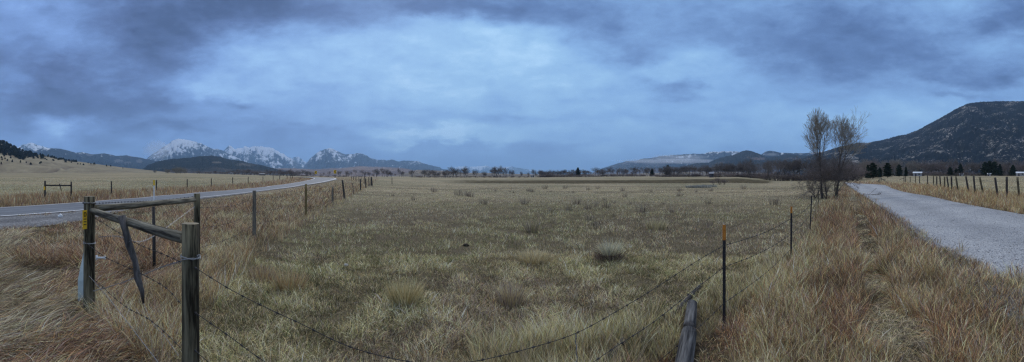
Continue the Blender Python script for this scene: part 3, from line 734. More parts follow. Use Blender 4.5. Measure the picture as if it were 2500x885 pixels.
def at_tree(pr, x, ybase, ytop, r, label, group, **kw):
    a = float(az(x)); z = float(zf(a, r)); ztop = EYE+(HY-ytop)*r/F
    return plant(pr, x, r, max(1.5, ztop-z), label, group=group, **kw)

# pair of trees beside the gravel road
SC = 33.5
def near_tree(x, r, H, seed, label, tr=.13, **kw):
    return bare_tree(P(az(x), r), grow(seed, H, tr, **kw), label, rmin=.0082, rz=-float(az(x)))
near_tree(2008, SC, 8.35, 14, 'tall slender bare tree on the left of the pair beside the road', split=.50, lv=6, spread=.35, up=.12, curve=.06, lean=-.20, side=.38, first=.6)
near_tree(2040, SC+.5, 8.4, 20, 'tall bare tree with a rounded crown, right of the pair beside the road', split=.50, lv=6, spread=.42, up=.11, curve=.06, lean=.17, side=.46, first=.6)
def thicket(x, r, H, seed, label, **kw):
    return bare_tree(P(az(x), r), grow(seed, H, .045, **kw), label, 'shrub', name='thicket', mats=('bark','twig_dark','twig_dark'), sides=(5, 4, 3), fine=3, rmin=.0065)
thicket(2018, SC-.4, 4.4, 61, 'dense leafless thicket round the foot of the two bare trees', split=.30, lv=5, spread=.62, up=.08, curve=.2, trunks=5, fan=.30, first=.1, side=.35)
thicket(2042, SC+.3, 4.2, 67, 'leafless brush leaning out towards the gravel road beside the tree pair', split=.3, lv=5, spread=.7, up=.06, curve=.2, trunks=5, fan=.36, first=.1, side=.33)
thicket(1990, SC+1, 2.4, 68, 'low leafless brush on the pasture side of the tree pair', split=.3, lv=4, spread=.8, up=.05, curve=.2, trunks=5, fan=.5, first=.1)
def line(n, x0, x1, r0, r1, y0, y1, kinds, label, group, name='bare_tree', wide=(.9, 1.3), seed=1, dz=0):
    R = random.Random(seed)
    for i in range(n):
        x = x0+(x1-x0)*(i+R.uniform(.1, .9))/n; r = R.uniform(r0, r1); yt = R.uniform(y0, y1)
        at_tree(R.choice(kinds), x, 0, yt, r, label, group, name=name, wide=R.uniform(*wide), dz=dz)
def specs(lst, kinds, r, label, group, name='bare_tree', seed=3, wide=(.9, 1.3), dup=0, dz=0):
    R = random.Random(seed)
    lst = list(lst)+[(x+R.choice((-1, 1))*R.uniform(3, 7), yt+R.uniform(1.5, 5)) for x, yt in lst if R.random() < dup]
    for x, yt in lst:
        at_tree(R.choice(kinds), x, 0, yt, r*R.uniform(.96, 1.05), label, group, name=name, wide=R.uniform(*wide), dz=dz)
B = BARE
line(30, 575, 760, 560, 640, 411, 419, MAUVE+B[:2], 'grey leafless tree in the thick row behind the field left of the highway bend', 'trees behind the field left of the highway bend', wide=(1.2, 1.9), seed=2)
line(16, 470, 580, 620, 680, 415, 421, MAUVE, 'low grey brown brush tree at the foot of the dark forested hill', 'brush trees below the forested hill', wide=(1.5, 2.4), seed=5)
specs([(430,406),(441,405),(451,411)], TAN, 600, 'pale tan leafless tree in the clump of three below the dark hill', 'pale clump below the dark hill', wide=(1.3, 1.7))
specs([(410,410)], TAN, 600, 'single pale tan tree left of the pale clump of three', None, wide=(1.0, 1.2))
specs([(378,414)], TAN, 900, 'tiny pale tree on the grassy slope left of the pale clump', None, wide=(.8, 1.))
specs([(737,417),(748,417),(765,420),(790,420),(803,417),(830,416),(845,416),(857,419),(870,414),(884,414)], B, 480, 'thin bare tree standing behind the highway bend and its yellow signs', 'trees behind the highway bend', dup=.6)
specs([(919,411),(935,409),(945,412),(955,418),(975,409),(985,416),(902,418),(912,424),(965,424)], B, 430, 'bare tree in the loose cluster at the end of the left fence', 'cluster at the end of the left fence', dup=.6)
specs([(1006,414)], B, 430, 'lone bare tree between two clusters left of centre', None)
specs([(1037,413),(1047,412),(1056,414),(1065,416),(1042,420),(1071,420)], B, 430, 'bare tree in the compact cluster just left of centre', 'compact cluster left of centre', wide=(1.2, 1.6), dup=.6)
specs([(1087,414),(1098,405),(1105,411),(1113,410),(1125,416),(1134,404),(1140,412),(1092,420)], B, 430, 'bare tree in the tall cluster at the middle of the far line', 'tall cluster in the far line', wide=(1.1, 1.5), dup=.6)
specs([(1160,414),(1182,417),(1187,420)], B, 430, 'small bare tree right of the tall cluster', 'small trees right of the tall cluster', dup=.6)
specs([(1205,405),(1214,411),(1221,403),(1228,406),(1234,410),(1248,414),(1253,418)], B, 430, 'dark bare tree in the straggling group right of centre', 'straggling group right of centre', wide=(.8, 1.2), dup=.6)
specs([(1272,418),(1290,420),(1303,412),(1308,420)], B, 440, 'small scattered bare tree in the gap right of the straggling group', 'scattered trees in the gap')
line(36, 1316, 1445, 430, 470, 413, 420, B+MAUVE[:1], 'grey bare tree in the long even row behind the creek bank', 'long even row behind the creek', seed=8, wide=(1.3, 1.9))
line(22, 1450, 1600, 430, 470, 406, 416, B, 'bare tree in the gappy row below the cloud covered foothill', 'gappy row below the foothill', seed=9, wide=(1.2, 1.8))
for x, yt, lb in ((1411,410,'dark conifer standing above the long even row of bare trees'), (1592,413,'small dark conifer left of the foothill rows'), (1630,404,'dark narrow conifer at the start of the taller bare row')):
    at_tree(CON[1], x, 0, yt, 435, lb, None, name='conifer_tree', wide=1.3)
line(26, 1608, 1745, 330, 360, 401, 410, B, 'bare tree in the row left of the small dark shed', 'row left of the dark shed', seed=12, wide=(1.1, 1.6))
line(22, 1745, 1850, 245, 265, 392, 405, B+NEAR_B[:1], 'bare cottonwood in the row right of the small dark shed', 'row right of the dark shed', seed=13, wide=(1.0, 1.4))
specs([(1832,382)], NEAR_B, 235, 'large dark spreading cottonwood standing above the row behind the creek', None, wide=(1.3, 1.35))
specs([(1879,386)], NEAR_B, 185, 'large cottonwood with a broad fan crown at the end of the creek bank', None, wide=(1.2, 1.3))
specs([(1893,386)], NEAR_B, 188, 'thick trunked cottonwood just right of the broad fan cottonwood', None, wide=(1.1, 1.2))
line(26, 1868, 2075, 188, 225, 378, 396, NEAR_B+B[:2], 'grey cottonwood in the dense grove behind the tree pair', 'grove behind the tree pair', seed=14, wide=(1.1, 1.5))
line(16, 1990, 2110, 160, 185, 396, 412, MAUVE, 'bushy grey willow at the bend of the gravel road', 'willows at the bend of the gravel road', name='willow', seed=15, wide=(1.5, 2.1))
specs([(2068,398),(2082,402),(2094,402)], MAUVE, 145, 'low rounded willow at the left end of the gravel road bend', 'rounded willows by the road bend', name='willow', wide=(1.4, 1.9))
line(9, 2085, 2190, 260, 330, 383, 398, TAN+MAUVE, 'pale leafless tree rising behind the conifers', 'pale trees behind the conifers', seed=16, wide=(1.2, 1.6))
for k, (x, yt, r, wd, lb) in enumerate([(2131,399,160,1.25,'largest dark rounded conifer beside the far end of the gravel road'), (2119,404,165,1.0,'dark conifer close left of the largest rounded conifer'), (2148,410,170,1.0,'short dark conifer between the rounded and the pointed conifer'), (2167,399,175,1.3,'dark pointed conifer above the broken fence'), (2195,403,200,1.0,'green conifer left of the pale roofed shed'), (2212,408,205,.9,'slim dark conifer next to the pale roofed shed')]):
    at_tree(CON[k % 4], x, 0, yt, r, lb, None, name='conifer_tree', wide=wd)
for k, (x, yt, lb) in enumerate([(2320,409,'small conifer in the bare row behind the right fence'), (2345,401,'narrow conifer in the middle of the bare row behind the right fence'), (2405,397,'dark conifer on the left of the big dark group right'), (2416,394,'tallest conifer of the big dark group right'), (2427,396,'dark conifer on the right of the big dark group right'), (2441,402,'lighter green conifer right of the big dark group'), (2473,404,'lone dark conifer near the right end of the tree row'), (2335,412,'low conifer left of the narrow one behind the right fence')]):
    at_tree(CON[k % 4], x, 0, yt, 300, lb, None, name='conifer_tree', wide=1.25)
line(36, 2215, 2520, 310, 345, 384, 400, B+MAUVE+TAN[:1], 'grey leafless tree in the long row behind the right hand field', 'long row behind the right field', seed=18, wide=(1.1, 1.7))
def brush(n, x0, x1, r, y0, y1, label, seed):
    line(n, x0, x1, r*.98, r*1.02, y0, y1, MAUVE, label, label.replace('low ', 'rows of '), name='brush', wide=(2.2, 3.6), seed=seed, dz=-.32*(432-(y0+y1)/2)/F*r)
brush(16, 570, 765, 555, 421, 426, 'low brush under the grey trees left of the highway bend', 31)
brush(10, 735, 905, 470, 424, 429, 'low brush behind the highway bend', 32)
brush(16, 1316, 1450, 428, 418, 424, 'low brush under the long even row', 33)
brush(12, 1450, 1605, 430, 420, 426, 'low brush under the gappy row', 34)
brush(15, 1605, 1745, 335, 414, 422, 'low brush under the row beside the dark shed', 35)
brush(14, 1748, 1865, 244, 410, 421, 'low brush at the foot of the cottonwood row', 36)
brush(18, 1868, 2080, 192, 410, 424, 'low brush at the foot of the dense grove', 37)
brush(24, 2185, 2520, 305, 409, 421, 'low brush under the trees behind the right hand field', 38)
# brush clumps along the pasture edge
def bush_spec(lst, name, mats, label, group, H, n=3):
    for i, (x, y, s) in enumerate(lst):
        pr = mats[i % len(mats)]; p = G(x, y); plant(pr, x, 0, H*s, label, 'shrub', group, name, 1.8, loc=p)
bush_spec([(1742,452,1),(1757,451,1.6),(1768,451,1.1)], 'creek_shrub', MAUVE, 'dark leafless bush on the near lip of the creek bank', 'bushes on the creek lip', 1.3)
specs([(x, 426) for x in range(1012, 1300, 17)], MAUVE, 425, 'low dark brush along the foot of the far trees', 'low brush along the far trees', name='brush', wide=(2.5, 4), dz=-1.2)
for i, (x, y) in enumerate([(1700,459),(1712,457),(1722,459),(1690,459),(1735,457)]):
    p = G(x, y); n = 350; th = rng.uniform(0, 6.28, n); rr = .9*np.sqrt(rng.random(n))
    me = blades('sage_bush', rr*np.cos(th)*1.5, rr*np.sin(th), np.full(n, 0.), .55*(.5+.6*rng.random(n)), np.full(n, .07), th, .6*rng.random(n), .4*rng.random(n), np.array([[.40,.40,.35]]*n)*(.5+.8*rng.random((n, 1))), 2)
    o = put('sage_bush', me, label='pale grey sage bush in the patch by the creek lip', category='shrub', group='sage patch by the creek lip'); o.location = p

# ------------------------------------------------------------------ mountains and hills
def mountain(name, pts, dist, depth, mat, spur=.35, su=None, jag=0., nx=420, nt=46, base_z=0., patches=(), pw=.9, seed=1, label=None, topjag=0., kind='structure'):
    xs = np.linspace(pts[0][0], pts[-1][0], nx); ys = np.interp(xs, [p[0] for p in pts], [p[1] for p in pts])
    a = az(xs); rz = EYE+(HY-ys)*dist/F
    U = a*dist; su = su or dist*.032
    rz = rz + (jag*dist/F)*(fbm(U/(su*.28), U*0+seed, seed, 5)-.5)*2 + topjag*(rng.random(nx)-.3)
    ends = smooth(0, .04, (xs-xs[0])/(xs[-1]-xs[0]))*smooth(0, .04, (xs[-1]-xs)/(xs[-1]-xs[0]))
    tt = np.concatenate([np.linspace(0, 1, nt), [1.06, 1.15, 1.4]])
    T = tt[None, :]; Rr = dist-depth*(1-T); Rr = np.broadcast_to(Rr, (nx, len(tt)))
    A = np.broadcast_to(a[:, None], Rr.shape); Um = A*dist
    warp = (fbm(Um/su+3, Rr/su+3, seed+5, 3)-.5)*1.2
    rel = ridged(Um/su+warp, Rr/(su*3.2)+warp*.5, seed+9, 5)
    rel = .6*rel+.4*ridged(Um/(su*.24)+warp*2, Rr/(su*1.3)+warp, seed+21, 4)
    prof = np.clip(T, 0, 1)**pw; down = np.where(T > 1, 1-(T-1)*1.3, 1)
    H = (rz[:, None]-base_z)
    Z = base_z + H*prof*down - spur*H*(1-rel)*(np.clip(T, 0, 1)*(1-np.clip(T, 0, 1))*4)*.6
    Z = np.where(T <= 1, Z, Z)
    op = np.zeros(Rr.shape)
    PY = HY-(Z-EYE)/Rr*F
    for (cx, cy, rx, ry, s) in patches:
        e = ((xs[:, None]-cx)/rx)**2+((PY-cy)/ry)**2; op = np.maximum(op, s*(1-smooth(.5, 1.1, e))) if s > 0 else np.minimum(op, s*(1-smooth(.5, 1.1, e)))
    V = np.stack([Rr*np.sin(A), Rr*np.cos(A), Z], 2).reshape(-1, 3); q = grid(nx, len(tt))
    mu = np.stack([Um.ravel()/1000, np.broadcast_to(prof, Rr.shape).ravel()*np.ones(Rr.size), rel.ravel()], 1)
    # height fraction against the highest point, so that snow lines stay level
    mu[:, 1] = ((Z-base_z)/(np.max(rz)-base_z)).ravel()
    me = mesh_np(name, V, q.ravel(), np.full(len(q), 4), [M[mat]], {'mu': mu, 'open': op.ravel()}, smooth_=True)
    o = put(name, me, kind=kind)
    if label: o['label'] = label
    return lambda x, t: (Vector((np.interp(x, xs, V.reshape(nx, -1, 3)[:, min(nt-1, int(t*(nt-1))), 0]), np.interp(x, xs, V.reshape(nx, -1, 3)[:, min(nt-1, int(t*(nt-1))), 1]), np.interp(x, xs, V.reshape(nx, -1, 3)[:, min(nt-1, int(t*(nt-1))), 2]))))
mountain('distant_peak', [(20,395),(42,362),(55,354),(70,350.5),(80,349),(92,354),(103,357),(115,361),(140,380),(180,400)], 12000, 3500, 'snow_range_b', .35, jag=1.5, seed=3, patches=())
mountain('forested_ridge', [(40,400),(70,372),(100,364),(118,362),(150,364),(165,368),(185,373),(200,372),(225,377),(240,376),(255,375),(285,381),(310,380),(325,383),(345,386),(370,391),(400,395),(440,404),(520,420)], 7000, 2600, 'blue_ridge', .35, jag=.7, seed=4, patches=((90,363,28,5,-.6),(220,378,12,4,1),(290,395,14,6,1.0),(310,399,12,5,1.0),(340,394,9,5,1.)), nx=500)
mountain('snowy_mountain', [(350,396),(362,383),(380,372),(397,360),(409,353),(420,344),(430,341),(442,339),(452,342),(465,344),(480,347),(495,353),(510,360),(530,365),(548,370),(570,382),(590,392),(620,405),(660,420)], 12000, 4200, 'snow_range', .5, jag=2.6, seed=5, nx=620, nt=70)
mountain('snowy_mountain', [(525,385),(543,371),(551,362),(559,355.5),(566,359),(573,363),(582,361),(590,362),(598,357),(605,359),(612,360),(622,356.5),(635,357),(650,360),(665,363),(680,369),(700,381),(722,395),(745,407),(800,420)], 14500, 4200, 'snow_range', .5, jag=3.4, seed=7, nx=620, nt=70)
mountain('distant_peak', [(700,400),(715,388),(727,383),(738,389),(750,398),(770,410)], 20000, 4000, 'far_peak', .4, jag=4, seed=8)
mountain('snowy_ridge', [(735,415),(745,402),(757,388),(768,378),(780,370),(790,367),(801,361.5),(812,364),(828,371),(842,378),(858,376),(878,374),(890,378),(905,386),(925,390),(945,392),(955,389),(975,394),(998,392),(1020,394),(1040,400),(1060,406),(1080,412),(1110,418),(1160,428)], 13000, 4000, 'snow_range_b', .42, jag=2, seed=9, nx=700, nt=60)
mountain('distant_peak', [(1060,425),(1090,413),(1115,408),(1130,406),(1145,408),(1165,407),(1185,405),(1200,408),(1230,409),(1250,407),(1270,411),(1300,416),(1340,422),(1380,430)], 24000, 5000, 'far_peak', .4, jag=1.5, seed=10)
mountain('mauve_bench', [(560,436),(600,414),(660,412),(700,411),(735,412),(770,414),(800,412),(840,410),(880,406),(900,407),(940,408),(985,411),(1010,416),(1060,428),(1100,436)], 6500, 3500, 'bench_mauve', .15, jag=.6, seed=11, pw=.7)
mountain('low_hill', [(940,436),(1000,420),(1020,415),(1050,416.5),(1080,417),(1130,422),(1180,423),(1260,425),(1350,426),(1450,425),(1560,424),(1700,420),(1800,420),(1900,425),(2000,436)], 3000, 1200, 'low_tan', .15, jag=.5, seed=12)
mountain('forested_hill', [(330,430),(360,404),(385,395),(410,390),(435,388),(460,386),(490,382),(515,380.5),(540,384),(565,391),(590,394),(610,399),(640,404),(665,411),(700,418),(740,430)], 3600, 1300, 'forest_hill', .3, jag=1.0, seed=13, nx=700, topjag=7, patches=((530,397,14,3,1.1),(600,403,30,5,.7),(470,412,60,4,.3)))
mountain('cloudy_foothill', [(1440,425),(1470,412),(1490,405),(1515,398),(1530,394),(1550,393),(1570,388),(1590,386),(1615,381),(1660,378),(1690,376),(1720,375),(1735,371),(1760,370),(1790,370),(1805,371),(1850,380),(1900,400),(1950,420)], 9500, 3500, 'right_back', .4, jag=1.2, seed=14, nx=500)
mountain('dark_foothill', [(1840,420),(1855,380),(1868,371),(1880,368),(1892,370),(1903,373),(1930,374),(1960,375),(1990,372),(2030,368),(2060,390),(2090,420)], 6000, 2000, 'blue_ridge', .35, jag=.8, seed=15)
mountain('brown_foothill', [(1650,428),(1680,404),(1700,399),(1715,398),(1730,397),(1750,388),(1775,382),(1795,378),(1812,370),(1822,367.5),(1835,370),(1852,376),(1875,385),(1900,382),(1920,377),(1950,380),(1985,384),(2040,400),(2100,425)], 4500, 1800, 'right_mid', .4, jag=1.0, seed=16, nx=520, topjag=5, patches=((1822,378,14,6,-.6),(1850,388,22,4,.6)))
BR = mountain('forested_mountain', [(1880,432),(1930,400),(1960,386),(2000,374),(2035,363),(2060,356),(2080,352),(2098,349),(2115,350),(2150,343),(2190,333),(2215,328),(2235,321),(2260,307),(2280,297),(2310,281),(2340,263),(2360,254),(2390,249),(2425,248.5),(2460,247.5),(2500,247),(2560,243),(2700,250),(2900,330),(3000,400)], 2900, 1700, 'big_right', .30, su=230, jag=1.0, seed=17, nx=1300, nt=150, topjag=6, pw=1.0,
   patches=((2330,317,26,5,3.2),(2392,291,26,6,1.1),(2360,302,30,4,.6),(2450,285,50,6,.5),(2150,346,40,4,1.1),(2450,370,60,20,.55),(2100,352,22,3,1.0),(2250,385,70,14,.28),(2210,340,60,5,.2),(2300,350,200,8,.25),(2420,262,90,10,-.5),(2200,318,100,9,-.5),(2480,335,80,14,-.3),(2080,395,20,16,.35),(2060,385,30,20,.2)))
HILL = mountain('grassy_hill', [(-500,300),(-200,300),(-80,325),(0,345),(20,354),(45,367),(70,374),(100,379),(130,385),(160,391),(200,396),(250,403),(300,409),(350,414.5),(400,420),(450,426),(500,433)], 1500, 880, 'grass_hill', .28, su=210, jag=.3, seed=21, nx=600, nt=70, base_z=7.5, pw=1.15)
# pines on the grassy hill
R = random.Random(5); cnt = 0
rx = lambda x: np.interp(x, [0,20,45,70,100,160,200,250,300,400], [345,354,367,374,379,391,396,403,409,420])
def hill_pine(x, y, H, label, group, k=None):
    best = None
    for t in np.linspace(.05, 1, 60):
        p = HILL(x, t); yy = HY-(p.z-EYE)/math.hypot(p.x, p.y)*F
        if best is None or abs(yy-y) < best[0]: best = (abs(yy-y), p)
    plant(HILLP[R.randrange(3)], x, 0, H, label, group=group, name='pine_tree', loc=best[1]-Vector((0, 0, .4)), wide=R.uniform(1.4, 2.4))
for i in range(200):
    x = R.uniform(-4, 116)*R.uniform(.4, 1); hi = rx(x); dep = (30 if x < 25 else 22 if x < 60 else 10)
    hill_pine(x, hi+R.uniform(0, 1)**1.3*dep, R.uniform(8, 13), 'dark pine in the thick stand on the upper left hillside', 'pines on the upper left hillside')
for i in range(34):
    x = 105+95*R.random(); hill_pine(x, rx(x)+R.uniform(0, 3), R.uniform(5, 9), 'dark pine in the thin line along the hill crest', 'pines along the hill crest')
for x, y in [(105,388),(110,389),(114,391),(128,392),(131,393),(50,397),(64,398),(82,388),(70,383),(90,382),(40,377),(22,380),(10,383),(26,386),(47,378),(56,382),(63,380),(68,386),(30,396),(18,394),(142,391),(160,397),(174,398),(190,402),(196,402),(204,404),(100,399),(75,402),(5,392),(3,401),(97,400),(300,412),(260,407),(230,402),(215,399),(222,402),(270,407),(12,388),(4,387)]:
    hill_pine(x, y, R.uniform(4, 8), 'small dark juniper dotted on the open grass of the left hillside', 'junipers on the open hillside')

# ------------------------------------------------------------------ low cloud on the foothills (real fog banks)
def fog_bank(x0, x1, y0, y1, d, th, dens, seed, label):
    m, nt, out = new_mat('fog'); v = N(nt, 'ShaderNodeVolumePrincipled'); v.inputs['Color'].default_value = (1,1,1,1); v.inputs['Density'].default_value = dens
    link(nt, v.outputs[0], out.inputs['Volume'])
    bm_v = []; nu, nv = 90, 26; cx, cy = (x0+x1)/2, (y0+y1)/2
    for i in range(nu):
        for j in range(nv):
            lo = 2*math.pi*i/nu; la = -math.pi/2+math.pi*(j+.5)/nv
            k = 1+.9*(float(fbm(math.cos(lo)*2+5+seed, math.sin(lo)*2+la*2+5, seed, 4))-.5)+.5*(float(fbm(i*.35+seed, j*.5, seed+4, 3))-.5)
            px = cx+(x1-x0)/2*math.cos(lo)*math.cos(la)*k; py = cy-(y1-y0)/2*math.sin(la)*k; r = d+th*math.sin(lo)*math.cos(la)*k
            a = float(az(px)); bm_v.append((r*math.sin(a), r*math.cos(a), EYE+(HY-py)*d/F))
    f = [(i*nv+j, ((i+1) % nu)*nv+j, ((i+1) % nu)*nv+j+1, i*nv+j+1) for i in range(nu) for j in range(nv-1)]
    f.append([i*nv for i in range(nu)][::-1]); f.append([i*nv+nv-1 for i in range(nu)])
    me = bpy.data.meshes.new('fog_bank'); me.from_pydata(bm_v, [], f); me.materials.append(m)
    put('fog_bank', me, kind='stuff', label=label)
fog_bank(1520, 1760, 388, 400, 7000, 350, .0013, 3, 'low white fog bank lying across the distant foothill')
fog_bank(1600, 1720, 378, 392, 7800, 250, .0011, 5, 'wisp of low cloud on the shoulder of the distant foothill')
fog_bank(1866, 1900, 374, 381, 5200, 150, .0012, 7, 'small patch of white fog between two dark foothills')
fog_bank(355, 420, 345, 388, 9500, 300, .0009, 9, 'cloud clinging to the left flank of the snowy mountain')

# haze: the air itself
def haze():
    m, nt, out = new_mat('haze'); v = N(nt, 'ShaderNodeVolumePrincipled')
    v.inputs['Color'].default_value = (.42,.68,1,1); v.inputs['Density'].default_value = 5.4e-5; v.inputs['Anisotropy'].default_value = 0
    link(nt, v.outputs[0], out.inputs['Volume'])
    mb = MB(); mb.box((0, 0, 860), 94000, 94000, 1760); mb.build('haze', m, kind='stuff')
haze()

# ------------------------------------------------------------------ fences
def wood_post(name, base, h, r, mats, label, group=None, tilt=(0, 0), n=12, parent=None, loc=None, taper=.95, cat='fence post', deep=.12):
    mb = MB(); tx, ty = tilt
    K = 6 if r > .05 else 3
    pts = [(tx*h*k/K, ty*h*k/K, -deep+(h+deep)*k/K) for k in range(K+1)]
    mb.tube(pts, [r*(1-(1-taper)*k/K) for k in range(K+1)], n, 0, True, 1, .035)
    # slightly rounded top
    if parent is None:
        o = mb.build(name, mats, None, True, label=label, category=cat); o.location = base
        if group: o['group'] = group
    else:
        o = mb.build(name, mats, parent, True); o.location = base
    me = o.data
    for p in me.polygons:
        if p.material_index == 1: p.use_smooth = False
    return o
WG, WR, CE, WD, WT = M['wood_grey'], M['wood_rail'], M['cut_end'], M['wood_dark'], M['wood_tan']
A0 = P(az(218), 4.9); B0 = P(az(481), 7.5); C0 = P(az(465), 2.94)
hA = EYE-(480-HY)*4.9/F-A0.z; hB = EYE-(473-HY)*7.5/F-B0.z; hC = EYE-(546-HY)*2.94/F-C0.z
br = thing('corner_brace', A0, 'weathered wooden corner brace of three thick posts and two round rails', 'fence brace')
pa = wood_post('post', Vector((0,0,0)), hA, .079, [M['wood_green'], CE], None, parent=br, n=20)
wood_post('post', B0-A0, hB, .066, [M['wood_green'], CE], None, parent=br, n=16)
wood_post('post', C0-A0, hC, .074, [M['wood_green'], CE], None, parent=br, n=24)
def rail(p, q, r0, r1, mat, name='rail', parent=br, org=A0, n=14, wob=.04):
    L = (q-p).length; mb = MB(); K = 7; pts = [Vector((.006*math.sin(k*1.3), .005*math.cos(k*1.7), L*k/K)) for k in range(K+1)]
    mb.tube(pts, [r0+(r1-r0)*k/K for k in range(K+1)], n, 0, True, 1, wob); o = mb.build(name, [mat, CE], parent, True)
    o.location = p-org; o.rotation_mode = 'QUATERNION'; o.rotation_quaternion = (q-p).to_track_quat('Z', 'Y'); return o
rail(AT(226, 516, 4.84), AT(452, 584, 3.02), .042, .052, WR)
rail(AT(234, 510, 4.95), AT(474, 488, 7.42), .050, .050, WR)
# sign nailed to the corner post
def sign_on(parent, org, x, y0, y1, w, d, with_letter=True):
    p = AT(x, (y0+y1)/2, d)-org; h = (y1-y0)*d/F; a = float(az(x)); rz = -a+.75
    mb = MB(); mb.box(p, w, .006, h, 0, rz); s = mb.build('warning_sign', [M['yellow']], parent)
    if with_letter:
        l = MB(); cs, sn = math.cos(rz), math.sin(rz)
        def bar(u, v, su, sv): l.box(p+Vector((u*cs+.006*sn, u*sn-.006*cs, v)), su, .003, sv, 0, rz)
        k = w*.9; top = h/2-.03
        bar(-k*.24, top-k*.35, k*.16, k*.80); bar(-k*.02, top+k*.0, k*.40, k*.13); bar(-k*.02, top-k*.70, k*.40, k*.13)
        bar(k*.22, top-k*.12, k*.15, k*.20); bar(k*.27, top-k*.35, k*.15, k*.40); bar(k*.22, top-k*.58, k*.15, k*.20)
        l.build('letter', M['black_ink'], s)
        for j in range(3): l = MB(); bar(0, top-k*1.25-j*.035, k*.7, .010); l.build('text_line', M['black_ink'], s)
    return s
sign_on(br, A0, 207, 514, 560, .075, 4.78)
ins = MB(); q = AT(236, 630, 4.78)-A0; q2 = AT(256, 630, 4.70)-A0
ins.tube([q, q.lerp(q2, .5), q2], [.014, .012, .013], 10); ins.tube([q2-Vector((0,0,.022)), q2+Vector((0,0,.022))], .011, 8); ins.tube([q-Vector((0,0,.03)), q+Vector((0,0,.03))], .014, 8)
ins.build('insulator', M['white_plastic'], br, True)
# hanging broken stick and thin stake
sk = MB(); pts = [AT(297, 527, 3.86), AT(306, 565, 3.86), AT(317, 600, 3.86), AT(330, 640, 3.86), AT(338, 680, 3.82), AT(346, 712, 3.80), AT(350, 741, 3.80)]
pts = [p+Vector((dx_, 0, 0)) for p, dx_ in zip(pts, (0, .010, -.008, .006, -.012, .010, 0))]
sk.tube(pts, [.040, .033, .039, .029, .036, .023, .010], 12, 0, True, None, .07); sk.tube([pts[2], pts[2]+Vector((.05, -.03, .05))], [.016, .008], 6)
o = sk.build('weathered_stick', M['stick'], None, True, label='crooked grey stick hanging against the near rail of the corner brace', category='stick')
st = MB(); st.tube([AT(377, 663, 7.0), AT(376, 600, 7.0), AT(375, 505, 7.0)], [.032, .035, .032], 10, 0, True, None, .05)
st.build('thin_stake', WD, None, True, label='thin dark wooden stake behind the corner brace', category='stake')
mk = MB(); m0 = P(az(200), 5.6); top = AT(206, 607, 5.4); bl = AT(190, 684, 5.3); brr = AT(212, 690, 5.3); n_ = Vector((m0.x, m0.y, 0)).normalized()*.012
mk.add([bl-n_, brr-n_, top-n_, bl+n_, brr+n_, top+n_, bl-n_-Vector((0,0,.3)), brr-n_-Vector((0,0,.3)), bl+n_-Vector((0,0,.3)), brr+n_-Vector((0,0,.3))], [(0,1,2),(5,4,3),(0,2,5,3),(2,1,4,5),(6,7,1,0),(3,4,9,8),(0,3,8,6),(1,7,9,4),(6,8,9,7)])
mk.build('ground_marker', M['pale_marker'], None, label='pale green pointed plastic marker behind the corner post', category='marker')
# left line of posts along the highway
left_posts = [(621,11.25,466,.062,'wood_grey',0.0,'second dark grey post of the left fence, right of the corner brace'),
 (747,17.3,450,.058,'wood_tan',0,'brownish yellow post of the left fence, beside the pale tussock'),
 (812,25,457,.075,'wood_grey',0,'short pale weathered post of the left fence'),
 (842,31,440,.075,'wood_dark',-.13,'thick dark post leaning left in the left fence'),
 (864,38,447,.03,'wood_grey',-.12,'very thin leaning stake between two dark posts of the left fence'),
 (881,46.5,437,.085,'wood_dark',-.06,'dark post right after the very thin leaning stake'),
 (893,55,436,.075,'wood_dark',0,'upright dark post where the left fence turns'),
 (901,66,433,.08,'wood_dark',-.03,'dark post left of the close pair at the fence corner'),
 (906,70,432.5,.10,'wood_dark',0,'left post of the close pair at the far fence corner'),
 (909,71,432.5,.10,'wood_dark',-.1,'right leaning post of the close pair at the far fence corner'),
 (957,86,434,.075,'wood_dark',0,'lone dark post standing out in the pasture'),
 (890.5,80,431,.08,'wood_dark',0,'dark post behind the upright dark post of the left fence'),
 (858,130,431,.09,'wood_dark',0,'small far post nearest the highway bend'),
 (863,120,431.5,.09,'wood_dark',0,'second small far post from the highway bend'),
 (869,112,431.5,.09,'wood_dark',0,'third small far post from the highway bend'),
 (875,104,433,.05,'wood_grey',0,'faint grey fourth far post from the highway bend'),
 (882,98,433,.05,'wood_grey',0,'faint grey fifth far post from the highway bend')]
LP = []
for x, r, yt, rad, mt, tl, lb in left_posts:
    b = P(az(x), r); h = EYE-(yt-HY)*r/F-b.z; a = float(az(x)); tv = (math.cos(a)*tl, -math.sin(a)*tl)
    wood_post('fence_post', b, h, rad, [M[mt], M[mt]], lb, 'posts of the left fence', tilt=tv, n=10); LP.append((b, h))
